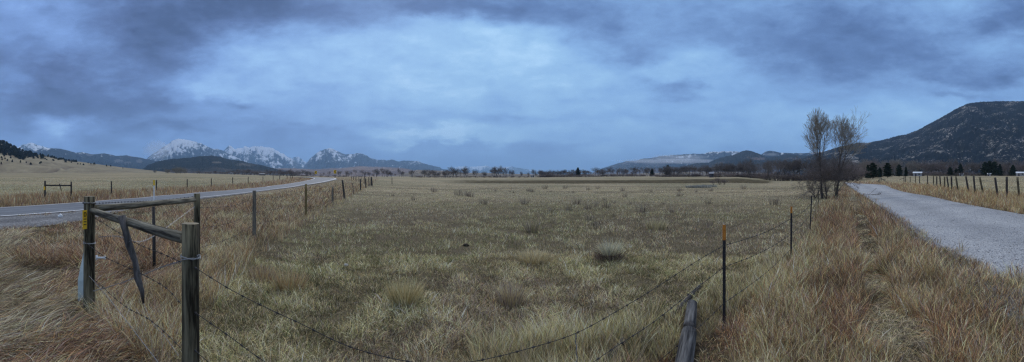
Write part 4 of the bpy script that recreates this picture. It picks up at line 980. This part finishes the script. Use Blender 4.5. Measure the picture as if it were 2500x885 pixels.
# fence beyond the highway
fb = P(az(110), 30.5); fc = P(az(174), 31.5)
b2 = thing('field_brace', fb, 'wooden brace of two posts and a rail beyond the highway on the left', 'fence brace')
tz = lambda y, r: EYE-(y-HY)*r/F
wood_post('post', Vector((0,0,0)), tz(442, 30.5)-fb.z, .085, [WD, WD], None, parent=b2)
wood_post('post', fc-fb, tz(444, 31.5)-fc.z, .075, [WD, WD], None, parent=b2)
rail(AT(112, 453, 30.5), AT(173, 453.5, 31.5), .065, .065, WD, parent=b2, org=fb)
rail(AT(145, 449, 30.6), AT(150, 466, 30.6), .045, .035, WD, 'hanging_stick', parent=b2, org=fb)
sign_on(b2, fb, 108.5, 456, 464.5, .17, 30.3, False)
far_posts = [(272,37.5,443,'nearest post beyond the highway right of the field brace'),(382,43,440,'post beyond the highway next to the yellow topped marker'),(457,50,438,'third post beyond the highway'),(516,58,436,'post beyond the highway above the far end of the near rail'),(568,68,433.5,'fifth post beyond the highway'),(606,78,432,'sixth post beyond the highway, above the second left fence post'),(642,91,431,'seventh post beyond the highway'),(667,105,430,'eighth post beyond the highway'),(683,118,429.5,'ninth post beyond the highway, near the bend'),(701,133,428.5,'tenth post beyond the highway, at the end brace'),(710,136,428.5,'thick eleventh post beyond the highway, right of the end brace'),(714,150,429,'thin last post beyond the highway before the bend')]
FP = []
for i, (x, r, yt, lb) in enumerate(far_posts):
    b = P(az(x), r); h = tz(yt, r)-b.z
    wood_post('fence_post', b, max(h, 1.2), .075 if i < 8 else .10, [WD, WD], lb, 'posts of the fence beyond the highway', n=8); FP.append((b, max(h, 1.2)))
# delineator with yellow top
mp = P(az(376), 27.5); dl = thing('marker_post', mp, 'white marker post with a yellow top beside the highway', 'marker post')
mb = MB(); mb.box((0, 0, (tz(453, 27.5)-mp.z)/2-.1), .085, .03, tz(453, 27.5)-mp.z+.2, rz=-float(az(376))); mb.build('shaft', M['white_plastic'], dl)
mb = MB(); z0, z1 = tz(453.5, 27.5)-mp.z, tz(440, 27.5)-mp.z; mb.box((0, 0, (z0+z1)/2), .125, .05, z1-z0, rz=-float(az(376))); mb.build('yellow_top', M['yellow'], dl)
# yellow chevron signs at the bend
for x, yc, r, sz, lb in ((771, 421.5, 190, 1.15, 'yellow diamond like curve sign left of the other at the highway bend'), (818, 420, 165, 1.15, 'yellow chevron sign on the outside of the highway bend')):
    b = P(az(x), r); s = thing('chevron_sign', b, lb, 'road sign', 'signs at the highway bend', rz=-float(az(x)))
    zc = tz(yc, r)-b.z
    mb = MB(); mb.box((0, 0, zc/2-.1), .08, .08, zc+.2); mb.build('pole', WD, s)
    mb = MB(); mb.box((0, -.06, zc), sz, .03, sz*1.35); mb.build('panel', M['yellow'], s)
    mb = MB(); w = sz*.32
    for sg in (1, -1):
        y_ = -.085; a1 = Vector((-w, y_, zc)); a2 = Vector((w*.6, y_, zc+sg*sz*.55)); o_ = Vector((sz*.28, 0, 0))
        mb.add([a1, a1+o_, a2+o_, a2, a1+Vector((0,.01,0)), a1+o_+Vector((0,.01,0)), a2+o_+Vector((0,.01,0)), a2+Vector((0,.01,0))], [(0,1,2,3),(7,6,5,4),(0,4,5,1),(1,5,6,2),(2,6,7,3),(3,7,4,0)])
    mb.build('arrow', M['black_ink'], s)
# crumpled bag
mb = MB(); bmv = []
for k in range(5):
    c = Vector((random.uniform(-.10, .10), random.uniform(-.05, .05), .10+random.uniform(-.02, .04))); mb.tube([c-Vector((.05,0,.03)), c, c+Vector((.05,0,.03))], [.02, .065, .02], 7, 0, True, None, .25)
o = mb.build('plastic_bag', M['white_plastic'], label='crumpled white plastic bag lying by the highway shoulder', category='litter'); o.location = P(az(148), 15.6, .2)

# metal fence posts by the gravel road
tposts = [(1768,4.68,550,587,.0,'nearest black metal fence post with an orange top'),(1931,7.7,505,521,.01,'second black metal fence post with an orange tip'),(1977,12,479,0,.05,'third metal fence post, dark and slightly leaning'),(1997,23,458,0,.04,'fourth metal fence post, in front of the tree pair')]
TP = []
for i, (x, r, yt, yo, tl, lb) in enumerate(tposts):
    b = P(az(x), r); h = tz(yt, r)-b.z; a = float(az(x)); t = thing('metal_post', b, lb, 'fence post', 'metal posts beside the gravel road', rz=-a+.35)
    def tee(z0, z1, name, mat, g=0):
        mb = MB(); ks = [0, 1]
        o0, o1 = tl*z0, tl*z1; H_ = z1-z0; zc = (z0+z1)/2
        mb.box((tl*zc, 0, zc), .040+g, .006+g, H_, tilt=tl); mb.box((tl*zc, .017, zc), .006+g, .030+g, H_, tilt=tl)
        if name == 'shaft':
            z = z0+.15
            while z < z1-.03: mb.box((tl*z, -.008, z), .012, .012, .014); z += .055
        mb.build(name, mat, t)
    zo = tz(yo, r)-b.z if yo else h
    tee(-.15, zo, 'shaft', M['black_steel'])
    if yo: tee(zo, h, 'painted_top', M['orange_cap'], .002)
    elif i == 3: pass
    TP.append((b, h, a, tl))
# right fence
rp = [(2489,2485,27.7,433),(2458,2458,28.3,432),(2437,2431,29,434),(2402,2394,32,432.5),(2381,2378,33.5,430),(2366,2360,35,431),(2340,2335,37,431),(2324,2323,39.5,431),(2317,2313,42,431.5),(2306,2306,44,431.5),(2297,2295,47,430),(2287,2287,50,431),(2279,2279,54,430.5),(2265,2264.5,60,428.5),(2245,2245,68,430.5),(2235,2235,72,431),(2222,2222,80,432),(2211,2211,86,431)]
ords = ['rightmost','second from right','third from right','fourth from right','fifth from right','sixth from right','seventh from right','eighth from right','ninth from right','tenth from right','eleventh from right','twelfth from right','thirteenth from right','fourteenth from right','fifteenth from right','sixteenth from right','seventeenth from right','leftmost']
RP = []
for i, (xb, xt, r, yt) in enumerate(rp):
    b = P(az(xb), r); h = tz(yt, r)-b.z; a = float(az(xb)); tl = (xt-xb)*r/F/h*1.3
    wood_post('fence_post', b, h, .095 if i < 12 else .085, [WD if i % 3 else M['wood_green'], WD], ('upright brown' if i in (1, 4) else 'dark leaning' if xb != xt else 'dark upright')+' wooden post of the right fence, '+ords[i]+' in the row', 'posts of the right fence', tilt=(math.cos(a)*tl, -math.sin(a)*tl), n=9); RP.append((b, h))
# broken fence pieces by the road bend
b = P(az(2150), 92); t = thing('broken_fence', b, 'broken wooden fence corner with fallen rails where the gravel road bends', 'fence')
for x, y in ((2141,441),(2145,438.5),(2148,436),(2151,434.5)):
    q = P(az(x), 92)-b; wood_post('post', q, tz(y, 92)-b.z, .09, [WD, WD], None, parent=t, n=8)
rail(AT(2152, 437, 92), AT(2167, 446, 90), .07, .06, WD, 'fallen_rail', t, b); rail(AT(2150, 438, 92.3), AT(2162, 438.5, 93), .05, .05, WD, 'fallen_rail', t, b)
b = P(az(2205), 88); t = thing('fallen_fence', b, 'fallen fence rail propped on a low post left of the right fence', 'fence')
rail(AT(2196, 438.5, 88), AT(2206, 436.5, 88), .06, .06, WD, 'fallen_rail', t, b); wood_post('post', P(az(2207), 88)-b, tz(431, 88)-b.z, .1, [WD, WD], None, parent=t, n=8)
# fallen branch on the gravel
def fallen_branch(x, y, L, seed, label, rz=0):
    s = grow(seed, L, .03, split=.4, lv=3, spread=.5, nb=1, up=-.0, curve=.12, side=.4)
    s = [(Vector((a.z, a.x, abs(a.y)*.8+.03)), Vector((b_.z, b_.x, abs(b_.y)*.8+.03)), r0, r1, l) for a, b_, r0, r1, l, m in s]
    o = put('fallen_branch', tubes('fallen_branch', s, 5, M['bark'], .012), label=label, category='branch'); o.location = G(x, y)+Vector((0,0,.02)); o.rotation_euler = (0, 0, rz)
fallen_branch(2108, 478, 1.9, 3, 'bare broken branch lying across the left edge of the gravel road', -.9)
fallen_branch(2040, 470, 1.6, 6, 'dead limb poking out of the grass right of the tree pair', -.7)
# logs
def log(x0, y0, x1, y1, r0, r1, mat, label, z=.06, zz=None):
    p = G(x0, y0)+Vector((0, 0, z)); q = G(x1, y1)+Vector((0, 0, zz if zz is not None else z)); mb = MB(); K = 8; L = (q-p).length
    mb.tube([Vector((0, 0, L*k/K)) for k in range(K+1)], [r0+(r1-r0)*k/K for k in range(K+1)], 16, 0, True, 1, .06)
    o = mb.build('log', [mat, M['stick']], None, True, label=label, category='log', group='old posts lying in the grass'); o.location = p; o.rotation_mode = 'QUATERNION'; o.rotation_quaternion = (q-p).to_track_quat('Z', 'Y')
log(1690, 762, 1684, 822, .070, .076, M['wood_log'], 'grey split log lying in the grass, the farther of two end to end', .10)
log(1683, 838, 1660, 985, .086, .090, M['wood_log'], 'grey split log lying in the grass, the nearer of two end to end', .10)
log(1712, 705, 1640, 780, .04, .035, M['wood_dark'], 'thin dark old pole half buried in grass behind the grey logs', .04)
log(1522, 862, 1470, 930, .035, .03, M['wood_dark'], 'dark broken stick at the foot of the wire fence', .12)
# stones by the road
for x, y in ((2221,725),(845,655)):
    mb = MB(); mb.tube([(-.05,0,0),(-.025,0,.01),(.02,0,.012),(.05,0,0)], [.01,.035,.035,.008], 8, 0, True, None, .1)
    o = mb.build('stone', M['stone'], None, True, label='pale stone lying among the dry grass', category='stone', group='pale stones in the grass'); o.location = G(x, y)+Vector((0,0,.05))
b = G(1138, 603)
mb = MB(); mb.tube([(-.13,0,.0),(-.06,.02,.05),(.03,0,.07),(.12,0,.02)], [.02,.06,.07,.02], 9, 0, True, None, .2)
o = mb.build('dung_pat', M['weed'], None, True, label='dark brown clump lying in the middle of the pasture', category='clod'); o.location = b+Vector((0,0,.01)); o.scale = (.75, .75, .55)

# ------------------------------------------------------------------ wires
def catmull(pts, n=14):
    out = []
    for i in range(len(pts)-1):
        p0 = pts[max(i-1, 0)]; p1 = pts[i]; p2 = pts[i+1]; p3 = pts[min(i+2, len(pts)-1)]
        for k in range(n):
            t = k/n; out.append(.5*((2*p1)+(p2-p0)*t+(2*p0-5*p1+4*p2-p3)*t*t+(3*p1-p0-3*p2+p3)*t**3))
    return out+[pts[-1]]
def wire(pts, r, label, mat='wire', barbs=.14, group=None, name='barbed_wire', smooth_=True, n=14):
    pts = [Vector(p) for p in pts]; c = catmull(pts, n) if smooth_ else pts; mb = MB()
    mb.tube(c, r, 5, 0, False)
    if barbs:
        acc = 0
        for a_, b_ in zip(c[:-1], c[1:]):
            L = (b_-a_).length; d = (b_-a_).normalized()
            while acc < L:
                p = a_+d*acc; x = d.orthogonal().normalized(); y = d.cross(x); th = random.uniform(0, 3)
                mb.tube([p-d*.012, p+d*.012], r*2.1, 5, 0, False)
                for k in range(2):
                    v = x*math.cos(th+k*1.6)+y*math.sin(th+k*1.6); mb.tube([p-v*.016, p+v*.016], r*.7, 3, 0, False)
                acc += barbs
            acc -= L
    o = mb.build(name, M[mat], None, True, label=label, category='barbed wire')
    if group: o['group'] = group
    return o
dC, dT = 2.86, 4.65
def dmid(x):
    p = Vector((dC*math.sin(float(az(480))), dC*math.cos(float(az(480))))); q = Vector((dT*math.sin(float(az(1766))), dT*math.cos(float(az(1766)))))
    a = float(az(x)); d = Vector((math.sin(a), math.cos(a))); n_ = Vector(((q-p).y, -(q-p).x)); return p.dot(n_)/d.dot(n_)
def W(lst): return [AT(x, y, dmid(x)) for x, y in lst]
rw = .0030
top = W([(478,655),(560,706),(650,752),(740,794),(830,838),(900,862),(1000,884),(1080,892),(1170,881),(1290,852),(1405,815),(1500,764),(1600,704),(1700,639),(1766,601)])
g1 = 'strands of the near wire fence'
wire(top, rw, 'topmost long sagging barbed wire from the nearest wooden post to the nearest metal post', group=g1)
wire(W([(478,765),(560,822),(640,880),(760,950),(1000,1040),(1250,1010),(1405,915),(1500,850),(1600,784),(1690,712),(1766,654)]), rw, 'second strand of barbed wire running down from the nearest metal post past the log', group=g1)
wire(W([(478,858),(560,930),(760,1080),(1250,1150),(1500,985),(1600,890),(1690,815),(1766,742)]), rw, 'lowest strand of barbed wire crossing over the grey logs', group=g1)
# twisted stay hanging from the top strand
p = AT(1405, 815, dmid(1405)); mb = MB(); pp = [p+Vector((.004*math.sin(k*1.4)+.001*k, .004*math.cos(k*1.4), -.02*k)) for k in range(24)]
mb.tube(pp, .0045, 5, 0, False); mb.build('wire_stay', M['wire_bright'], None, label='twisted grey wire stay hanging from the top strand', category='wire stay')
# onward over the metal posts
def tp(i, f):
    b, h, a, tl = TP[i]; z = h*f; return b+Vector((math.cos(a)*(tl*z-.02), -math.sin(a)*(tl*z-.02), z))
tree = P(az(2010), 33)
for f, lb in ((.80, 'upper strand of barbed wire between the metal posts'), (.55, 'middle strand of barbed wire between the metal posts'), (.30, 'lower strand of barbed wire between the metal posts')):
    pts = []
    prs = [tp(i, f) for i in range(4)]+[tree+Vector((0, 0, 1.3*f))]
    if f == .80: prs[0] = AT(1766, 601, 4.65)
    if f == .55: prs[0] = AT(1766, 654, 4.65)
    if f == .30: prs[0] = AT(1766, 742, 4.65)
    for q0, q1 in zip(prs[:-1], prs[1:]): pts += [q0, q0.lerp(q1, .5)-Vector((0, 0, .05))]
    wire(pts+[prs[-1]], .0035, lb, group='strands between the metal posts', n=8, barbs=.2)
# brace wires
wire([AT(232,533,4.83),AT(300,575,4.3),AT(340,598,3.85),AT(400,622,3.3),AT(441,640,2.95)], .003, 'barbed wire running from the corner post down to the nearest post at the upper level', group='wires of the corner brace')
wire([AT(208,592,4.8),AT(260,630,4.5),AT(330,662,3.9),AT(400,700,3.3),AT(441,742,2.97)], .003, 'barbed wire sagging across the middle of the corner brace', group='wires of the corner brace')
wire([AT(236,688,4.8),AT(300,745,4.3),AT(370,785,3.6),AT(441,850,2.97)], .003, 'low dark barbed wire at the grass tips under the brace', group='wires of the corner brace')
def twisted(pts, label, r=.0028, amp=.007, mat='wire_bright'):
    c = catmull([Vector(p) for p in pts], 40); mb = MB()
    for s in (0, math.pi):
        q = []
        for k, p in enumerate(c):
            d = (c[min(k+1, len(c)-1)]-c[max(k-1, 0)]).normalized(); x = d.cross(Vector((0,0,1))).normalized(); y = x.cross(d)
            q.append(p+(x*math.cos(k*.8+s)+y*math.sin(k*.8+s))*amp)
        mb.tube(q, r, 4, 0, False)
    mb.build('brace_wire', M[mat], None, label=label, category='wire')
twisted([AT(228,712,4.8),AT(290,694,4.4),AT(350,672,3.8),AT(400,652,3.35),AT(441,640,2.96),AT(488,624,2.88)], 'twisted bright brace wire rising to the nearest post')
twisted([AT(240,580,4.85),AT(290,578,4.6),AT(345,590,5.0),AT(400,560,5.8),AT(475,505,7.3)], 'twisted brace wire rising to the rear post of the brace', .0026)
wire([AT(215,672,4.85),AT(262,725,4.4),AT(320,800,3.8),AT(385,885,3.2),AT(420,940,3.0)], .0032, 'bright wire running from the corner post down into the near grass', 'wire_bright', barbs=0)
wire([AT(350,741,3.8),AT(372,790,3.6),AT(400,820,3.4),AT(436,870,3.1)], .002, 'thin wire trailing from the tip of the hanging stick', 'wire_bright', barbs=0)
wire([AT(203,496,4.83),AT(232,497,4.85),AT(300,494,5.6),AT(400,489,6.8),AT(476,480,7.4)], .003, 'barbed wire running above the rear rail of the brace', barbs=.1)
# wraps round the posts
for base, zc, rad, lb in ((A0, hA-.09, .085, 'wire wrapped round the top of the corner post'), (A0, hA-.62, .085, 'wire wrapped round the middle of the corner post'), (C0, EYE-(632-HY)*2.9/F-C0.z, .080, 'wire wrapped round the nearest wooden post')):
    mb = MB(); pp = [base+Vector((rad*math.cos(k*.45), rad*math.sin(k*.45), zc+.012*math.sin(k*.45*.5)+.004*(k % 3))) for k in range(44)]
    mb.tube(pp, .0032, 4, 0, False); mb.build('wire_wrap', M['wire_bright'], None, label=lb, category='wire')
# left fence strands
for f, lb in ((.82, 'upper barbed wire strand of the left fence'), (.55, 'middle barbed wire strand of the left fence'), (.3, 'lower barbed wire strand of the left fence')):
    prs = [B0+Vector((0, 0, hB*f))]+[b+Vector((0, 0, h*f)) for b, h in (LP[0], LP[1], LP[2], LP[3], LP[5], LP[6], LP[7], LP[9])]
    pts = []
    for q0, q1 in zip(prs[:-1], prs[1:]): pts += [q0, q0.lerp(q1, .5)-Vector((0, 0, .08))]
    wire(pts+[prs[-1]], .0035, lb, group='strands of the left fence', n=6, barbs=.25)
for f, lb in ((.8, 'upper wire strand of the right fence'), (.5, 'lower wire strand of the right fence')):
    a = P(az(2560), 27); prs = [a+Vector((0, 0, 1.4*f))]+[b+Vector((0, 0, h*f)) for b, h in RP]
    wire(prs, .004, lb, group='strands of the right fence', n=2, barbs=.5)
for f, lb in ((.8, 'upper wire strand of the fence beyond the highway'), (.5, 'lower wire strand of the fence beyond the highway')):
    prs = [fc+Vector((0, 0, 1.3*f))]+[b+Vector((0, 0, h*f)) for b, h in FP[:10]]
    wire(prs, .004, lb, group='strands beyond the highway', n=2, barbs=.6)

# ------------------------------------------------------------------ sheds among the trees
def shed(x, r, w, d, h, rh, wall, roof, label, dz=0, door=True, name='shed'):
    b = P(az(x), r, dz); t = thing(name, b, label, 'building', rz=-float(az(x)))
    mb = MB(); mb.box((0, 0, h/2-.2), w, d, h+.4); 
    mb.add([(-w/2,-d/2,h),(-w/2,d/2,h),(-w/2,0,h+rh*.92)], [(0,1,2)]); mb.add([(w/2,-d/2,h),(w/2,d/2,h),(w/2,0,h+rh*.92)], [(2,1,0)])
    mb.build('wall', M[wall], t)
    mb = MB()
    for s in (1, -1):
        e = [Vector((-w/2-.3, s*(d/2+.3), h-.08)), Vector((w/2+.3, s*(d/2+.3), h-.08)), Vector((w/2+.3, 0, h+rh)), Vector((-w/2-.3, 0, h+rh))]
        u = Vector((0, 0, .12)); mb.add(e+[v+u for v in e], [(0,1,2,3),(7,6,5,4),(0,4,5,1),(1,5,6,2),(2,6,7,3),(3,7,4,0)])
    mb.build('roof', M[roof], t)
    if door:
        mb = MB(); mb.box((-w*.2, -d/2-.03, 1.05), 1.1, .06, 2.1); mb.build('door', M['shed_wall_dark'], t)
    mb = MB(); mb.box((w*.2, -d/2-.03, 1.5), 1.2, .06, .9); mb.build('window', M['dark_glass'], t)
shed(2240, 262, 6.2, 4.5, 2.2, .9, 'shed_wall', 'roof_pale', 'long shed with a pale roof behind the leftmost posts of the right fence')
shed(2492, 280, 7, 5, 2.2, 1.0, 'shed_wall', 'roof_pale', 'low pale house at the right end of the tree row')
shed(2415, 276, 2.6, 2.2, 1.5, .5, 'shed_wall', 'roof_pale', 'tiny white outbuilding under the big dark conifers')
shed(2347, 276, 3.0, 2.2, 1.4, .4, 'shed_wall', 'roof_grey', 'tiny grey outbuilding below the narrow conifer')
shed(1737, 236, 2.8, 3, 2.4, .9, 'shed_wall_dark', 'roof_grey', 'small dark shed with a grey roof between two rows of cottonwoods')
shed(640, 540, 8, 6, 2.0, .8, 'shed_wall_dark', 'roof_grey', 'long low farm building in front of the grey trees left of the highway bend')
shed(565, 590, 3.4, 3, 1.8, .8, 'shed_wall', 'roof_grey', 'small white farm shed below the dark forested hill')
shed(1300, 500, 5, 4, 2.6, 1.2, 'shed_wall', 'roof_grey', 'small pale building seen through the gap in the far trees')

# ------------------------------------------------------------------ sky
def sky():
    w = bpy.data.worlds.new('World'); bpy.context.scene.world = w; w.use_nodes = True; nt = w.node_tree; nt.nodes.clear()
    out = N(nt, 'ShaderNodeOutputWorld'); bg = N(nt, 'ShaderNodeBackground'); link(nt, bg.outputs[0], out.inputs['Surface'])
    tc = N(nt, 'ShaderNodeTexCoord'); sp = N(nt, 'ShaderNodeSeparateXYZ'); link(nt, tc.outputs['Generated'], sp.inputs[0])
    X, Y, Z = sp.outputs
    a = math_n(nt, 'ARCTAN2', X, Y)
    hz = math_n(nt, 'SQRT', math_n(nt, 'ADD', math_n(nt, 'MULTIPLY', X, X), math_n(nt, 'MULTIPLY', Y, Y)))
    v = math_n(nt, 'DIVIDE', math_n(nt, 'MAXIMUM', Z, 0.0), math_n(nt, 'MAXIMUM', hz, .02))
    v = math_n(nt, 'MINIMUM', v, 6.0)
    cb = N(nt, 'ShaderNodeCombineXYZ'); link(nt, a, cb.inputs[0]); link(nt, v, cb.inputs[1])
    # cloud noise lives on the direction, flattened towards the horizon
    st = vmath(nt, 'MULTIPLY', tc.outputs['Generated'], (1, 1, 2.6)).outputs[0]
    wn = N(nt, 'ShaderNodeTexNoise'); wn.inputs['Scale'].default_value = 3.2; wn.inputs['Detail'].default_value = 7; wn.inputs['Roughness'].default_value = .6; link(nt, st, wn.inputs['Vector'])
    wv = vmath(nt, 'SUBTRACT', wn.outputs['Color'], (.5, .5, .5)).outputs[0]; wv = vmath(nt, 'MULTIPLY', wv, (.48, .22, 0)).outputs[0]
    Pn = vmath(nt, 'ADD', cb.outputs[0], wv).outputs[0]
    blobs = [  # x, y, rx, ry, amount
     (900,160,330,110,.26),(1180,230,430,110,.16),(1080,335,200,16,.26),(1270,350,200,12,.14),(950,325,90,10,.15),(480,200,110,42,.26),(560,130,80,40,.14),(165,305,70,22,.34),(128,330,60,20,.26),(470,345,90,10,.12),
     (1290,110,150,60,.22),(1200,70,120,22,.20),(1700,170,150,34,.24),(1620,255,160,30,.10),(2030,270,330,70,.14),(1800,330,400,40,.14),(60,30,70,50,.22),(150,110,50,25,.14),(2130,170,60,20,.10),(2390,120,100,25,.10),(2240,290,160,40,.12),(1500,60,60,20,.08),(700,60,50,20,.06),(1040,46,60,12,.22),(290,130,50,40,.10),
     (420,40,170,70,-.26),(340,130,130,70,-.24),(450,100,130,60,-.22),(560,30,120,50,-.24),(850,15,320,42,-.30),(780,60,60,30,-.18),(1180,12,140,28,-.28),(1380,50,140,36,-.30),(1460,105,90,36,-.30),(1545,150,70,22,-.26),(1640,218,58,20,-.34),(1690,245,40,8,-.16),(1800,60,260,60,-.18),(2000,120,220,46,-.14),(2250,150,230,46,-.22),(2100,60,250,50,-.12),(2460,190,60,22,-.34),(2335,238,60,10,-.26),(2480,20,60,60,-.34),(2440,60,60,30,-.2),(2330,195,60,12,-.16),(1730,210,16,10,-.2),
     (110,245,190,34,-.26),(60,170,120,50,-.16),(230,215,120,36,-.22),(330,270,200,26,-.24),(120,200,60,30,-.15),(280,325,160,26,-.22),(420,330,80,18,-.16),(570,246,30,9,-.34),(520,255,80,12,-.10),(760,320,90,14,-.24),(700,350,110,16,-.16),(830,345,120,22,-.14),(20,300,60,30,-.16),(1060,357,80,6,-.22),(980,380,200,16,-.10),(1300,300,280,14,-.12),(1380,380,200,18,-.08),(2300,80,150,40,-.10),(620,300,90,8,-.1)]
    acc = None
    for (x, y, rx, ry, s) in blobs:
        c = (float((x-CX)/F), (HY-y)/F, 0)
        d = vmath(nt, 'SUBTRACT', Pn, c).outputs[0]; d = vmath(nt, 'MULTIPLY', d, (F/rx/1.25, F/ry/1.25, 0)).outputs[0]
        L = N(nt, 'ShaderNodeVectorMath', operation='DOT_PRODUCT'); link(nt, d, L.inputs[0]); link(nt, d, L.inputs[1])
        g = math_n(nt, 'POWER', 2.718, math_n(nt, 'MULTIPLY', L.outputs['Value'], -1.0))
        acc = math_n(nt, 'MULTIPLY', g, s*.74) if acc is None else math_n(nt, 'MULTIPLY_ADD', g, s*.85, acc)
    n1 = noise(nt, st, 2.6, 9, .62, .4); n2 = noise(nt, vmath(nt, 'ADD', st, (3.1, 1.7, 4.2)).outputs[0], 9, 7, .6, .3)
    n3 = noise(nt, vmath(nt, 'ADD', st, (7.1, 2.7, 1.2)).outputs[0], 20, 6, .62, .5)
    acc = math_n(nt, 'ADD', acc, math_n(nt, 'MULTIPLY', math_n(nt, 'SUBTRACT', n3, .5), .22))
    acc = math_n(nt, 'ADD', acc, .585)
    acc = math_n(nt, 'ADD', acc, math_n(nt, 'MULTIPLY', math_n(nt, 'SUBTRACT', n1, .5), .62))
    acc = math_n(nt, 'ADD', acc, math_n(nt, 'MULTIPLY', math_n(nt, 'SUBTRACT', n2, .5), .44))
    def s2l(c): return tuple(((x/255)/12.92 if x/255 <= .04045 else ((x/255+.055)/1.055)**2.4)/1.30 for x in c)
    colR = ramp(nt, acc, [(.10, s2l((66,90,134))), (.30, s2l((90,119,168))), (.50, s2l((115,150,200))), (.68, s2l((132,172,220))), (.88, s2l((152,193,232))), (1., s2l((172,210,244)))])
    colL = ramp(nt, acc, [(.10, s2l((64,80,118))), (.30, s2l((84,104,150))), (.50, s2l((106,135,188))), (.68, s2l((124,157,214))), (.88, s2l((152,190,238))), (1., s2l((180,210,244)))])
    side = N(nt, 'ShaderNodeMapRange'); link(nt, a, side.inputs[0]); side.inputs[1].default_value = -1.2; side.inputs[2].default_value = -.1
    col = mix(nt, side.outputs[0], colL, colR)
    # brighter, more neutral cloud deck overhead (outside the picture)
    up = N(nt, 'ShaderNodeMapRange'); link(nt, v, up.inputs[0]); up.inputs[1].default_value = .55; up.inputs[2].default_value = 1.6
    deck = ramp(nt, n1, [(.3, (.62,.64,.68)), (.7, (.92,.92,.93))])
    col = mix(nt, up.outputs[0], col, deck)
    sky_ = N(nt, 'ShaderNodeTexSky', sky_type='NISHITA'); sky_.sun_disc = False; sky_.sun_elevation = math.radians(32); sky_.sun_rotation = math.radians(-20)
    sc = N(nt, 'ShaderNodeMix', data_type='RGBA', blend_type='MULTIPLY'); sc.inputs[0].default_value = 1; link(nt, sky_.outputs[0], sc.inputs[6]); sc.inputs[7].default_value = (.06,.06,.06,1)
    col = mix(nt, .02, col, sc.outputs[2])
    link(nt, col, bg.inputs['Color']); bg.inputs['Strength'].default_value = 1.0
    w.cycles.sampling_method = 'MANUAL'; w.cycles.sample_map_resolution = 512
sky()
sd = bpy.data.lights.new('sun', 'SUN'); sd.energy = .75; sd.angle = math.radians(35); sd.color = (1, .93, .84)
so = bpy.data.objects.new('sun', sd); C.objects.link(so)
el, azs = math.radians(32), math.radians(-20)
dv = Vector((math.sin(azs)*math.cos(el), math.cos(azs)*math.cos(el), math.sin(el)))
so.rotation_euler = dv.to_track_quat('Z', 'Y').to_euler(); so.location = (0, 0, 50)

# ------------------------------------------------------------------ camera
cd = bpy.data.cameras.new('camera'); cam = bpy.data.objects.new('camera', cd); C.objects.link(cam)
cd.type = 'PANO'; cd.panorama_type = 'CENTRAL_CYLINDRICAL'
cd.central_cylindrical_range_u_min = -1250/F; cd.central_cylindrical_range_u_max = 1250/F
cd.central_cylindrical_range_v_min = -(885-HY)/F; cd.central_cylindrical_range_v_max = HY/F; cd.central_cylindrical_radius = 1
cam.location = (0, 0, EYE); cam.rotation_euler = (math.pi/2, 0, 0); cd.clip_start = .05; cd.clip_end = 120000
s = bpy.context.scene; s.camera = cam
s.view_settings.view_transform = 'Standard'; s.view_settings.look = 'None'; s.view_settings.exposure = .62; s.view_settings.gamma = 1
s.render.engine = 'CYCLES'; s.cycles.max_bounces = 5; s.cycles.diffuse_bounces = 3; s.cycles.volume_bounces = 1; s.cycles.transparent_max_bounces = 8
s.cycles.use_denoising = True; s.cycles.denoiser = 'OPENIMAGEDENOISE'; s.cycles.denoising_input_passes = 'RGB_ALBEDO_NORMAL'; s.cycles.denoising_prefilter = 'NONE'; s.render.film_transparent = False
s.cycles.pixel_filter_type = 'BLACKMAN_HARRIS'; s.cycles.filter_width = 1.3
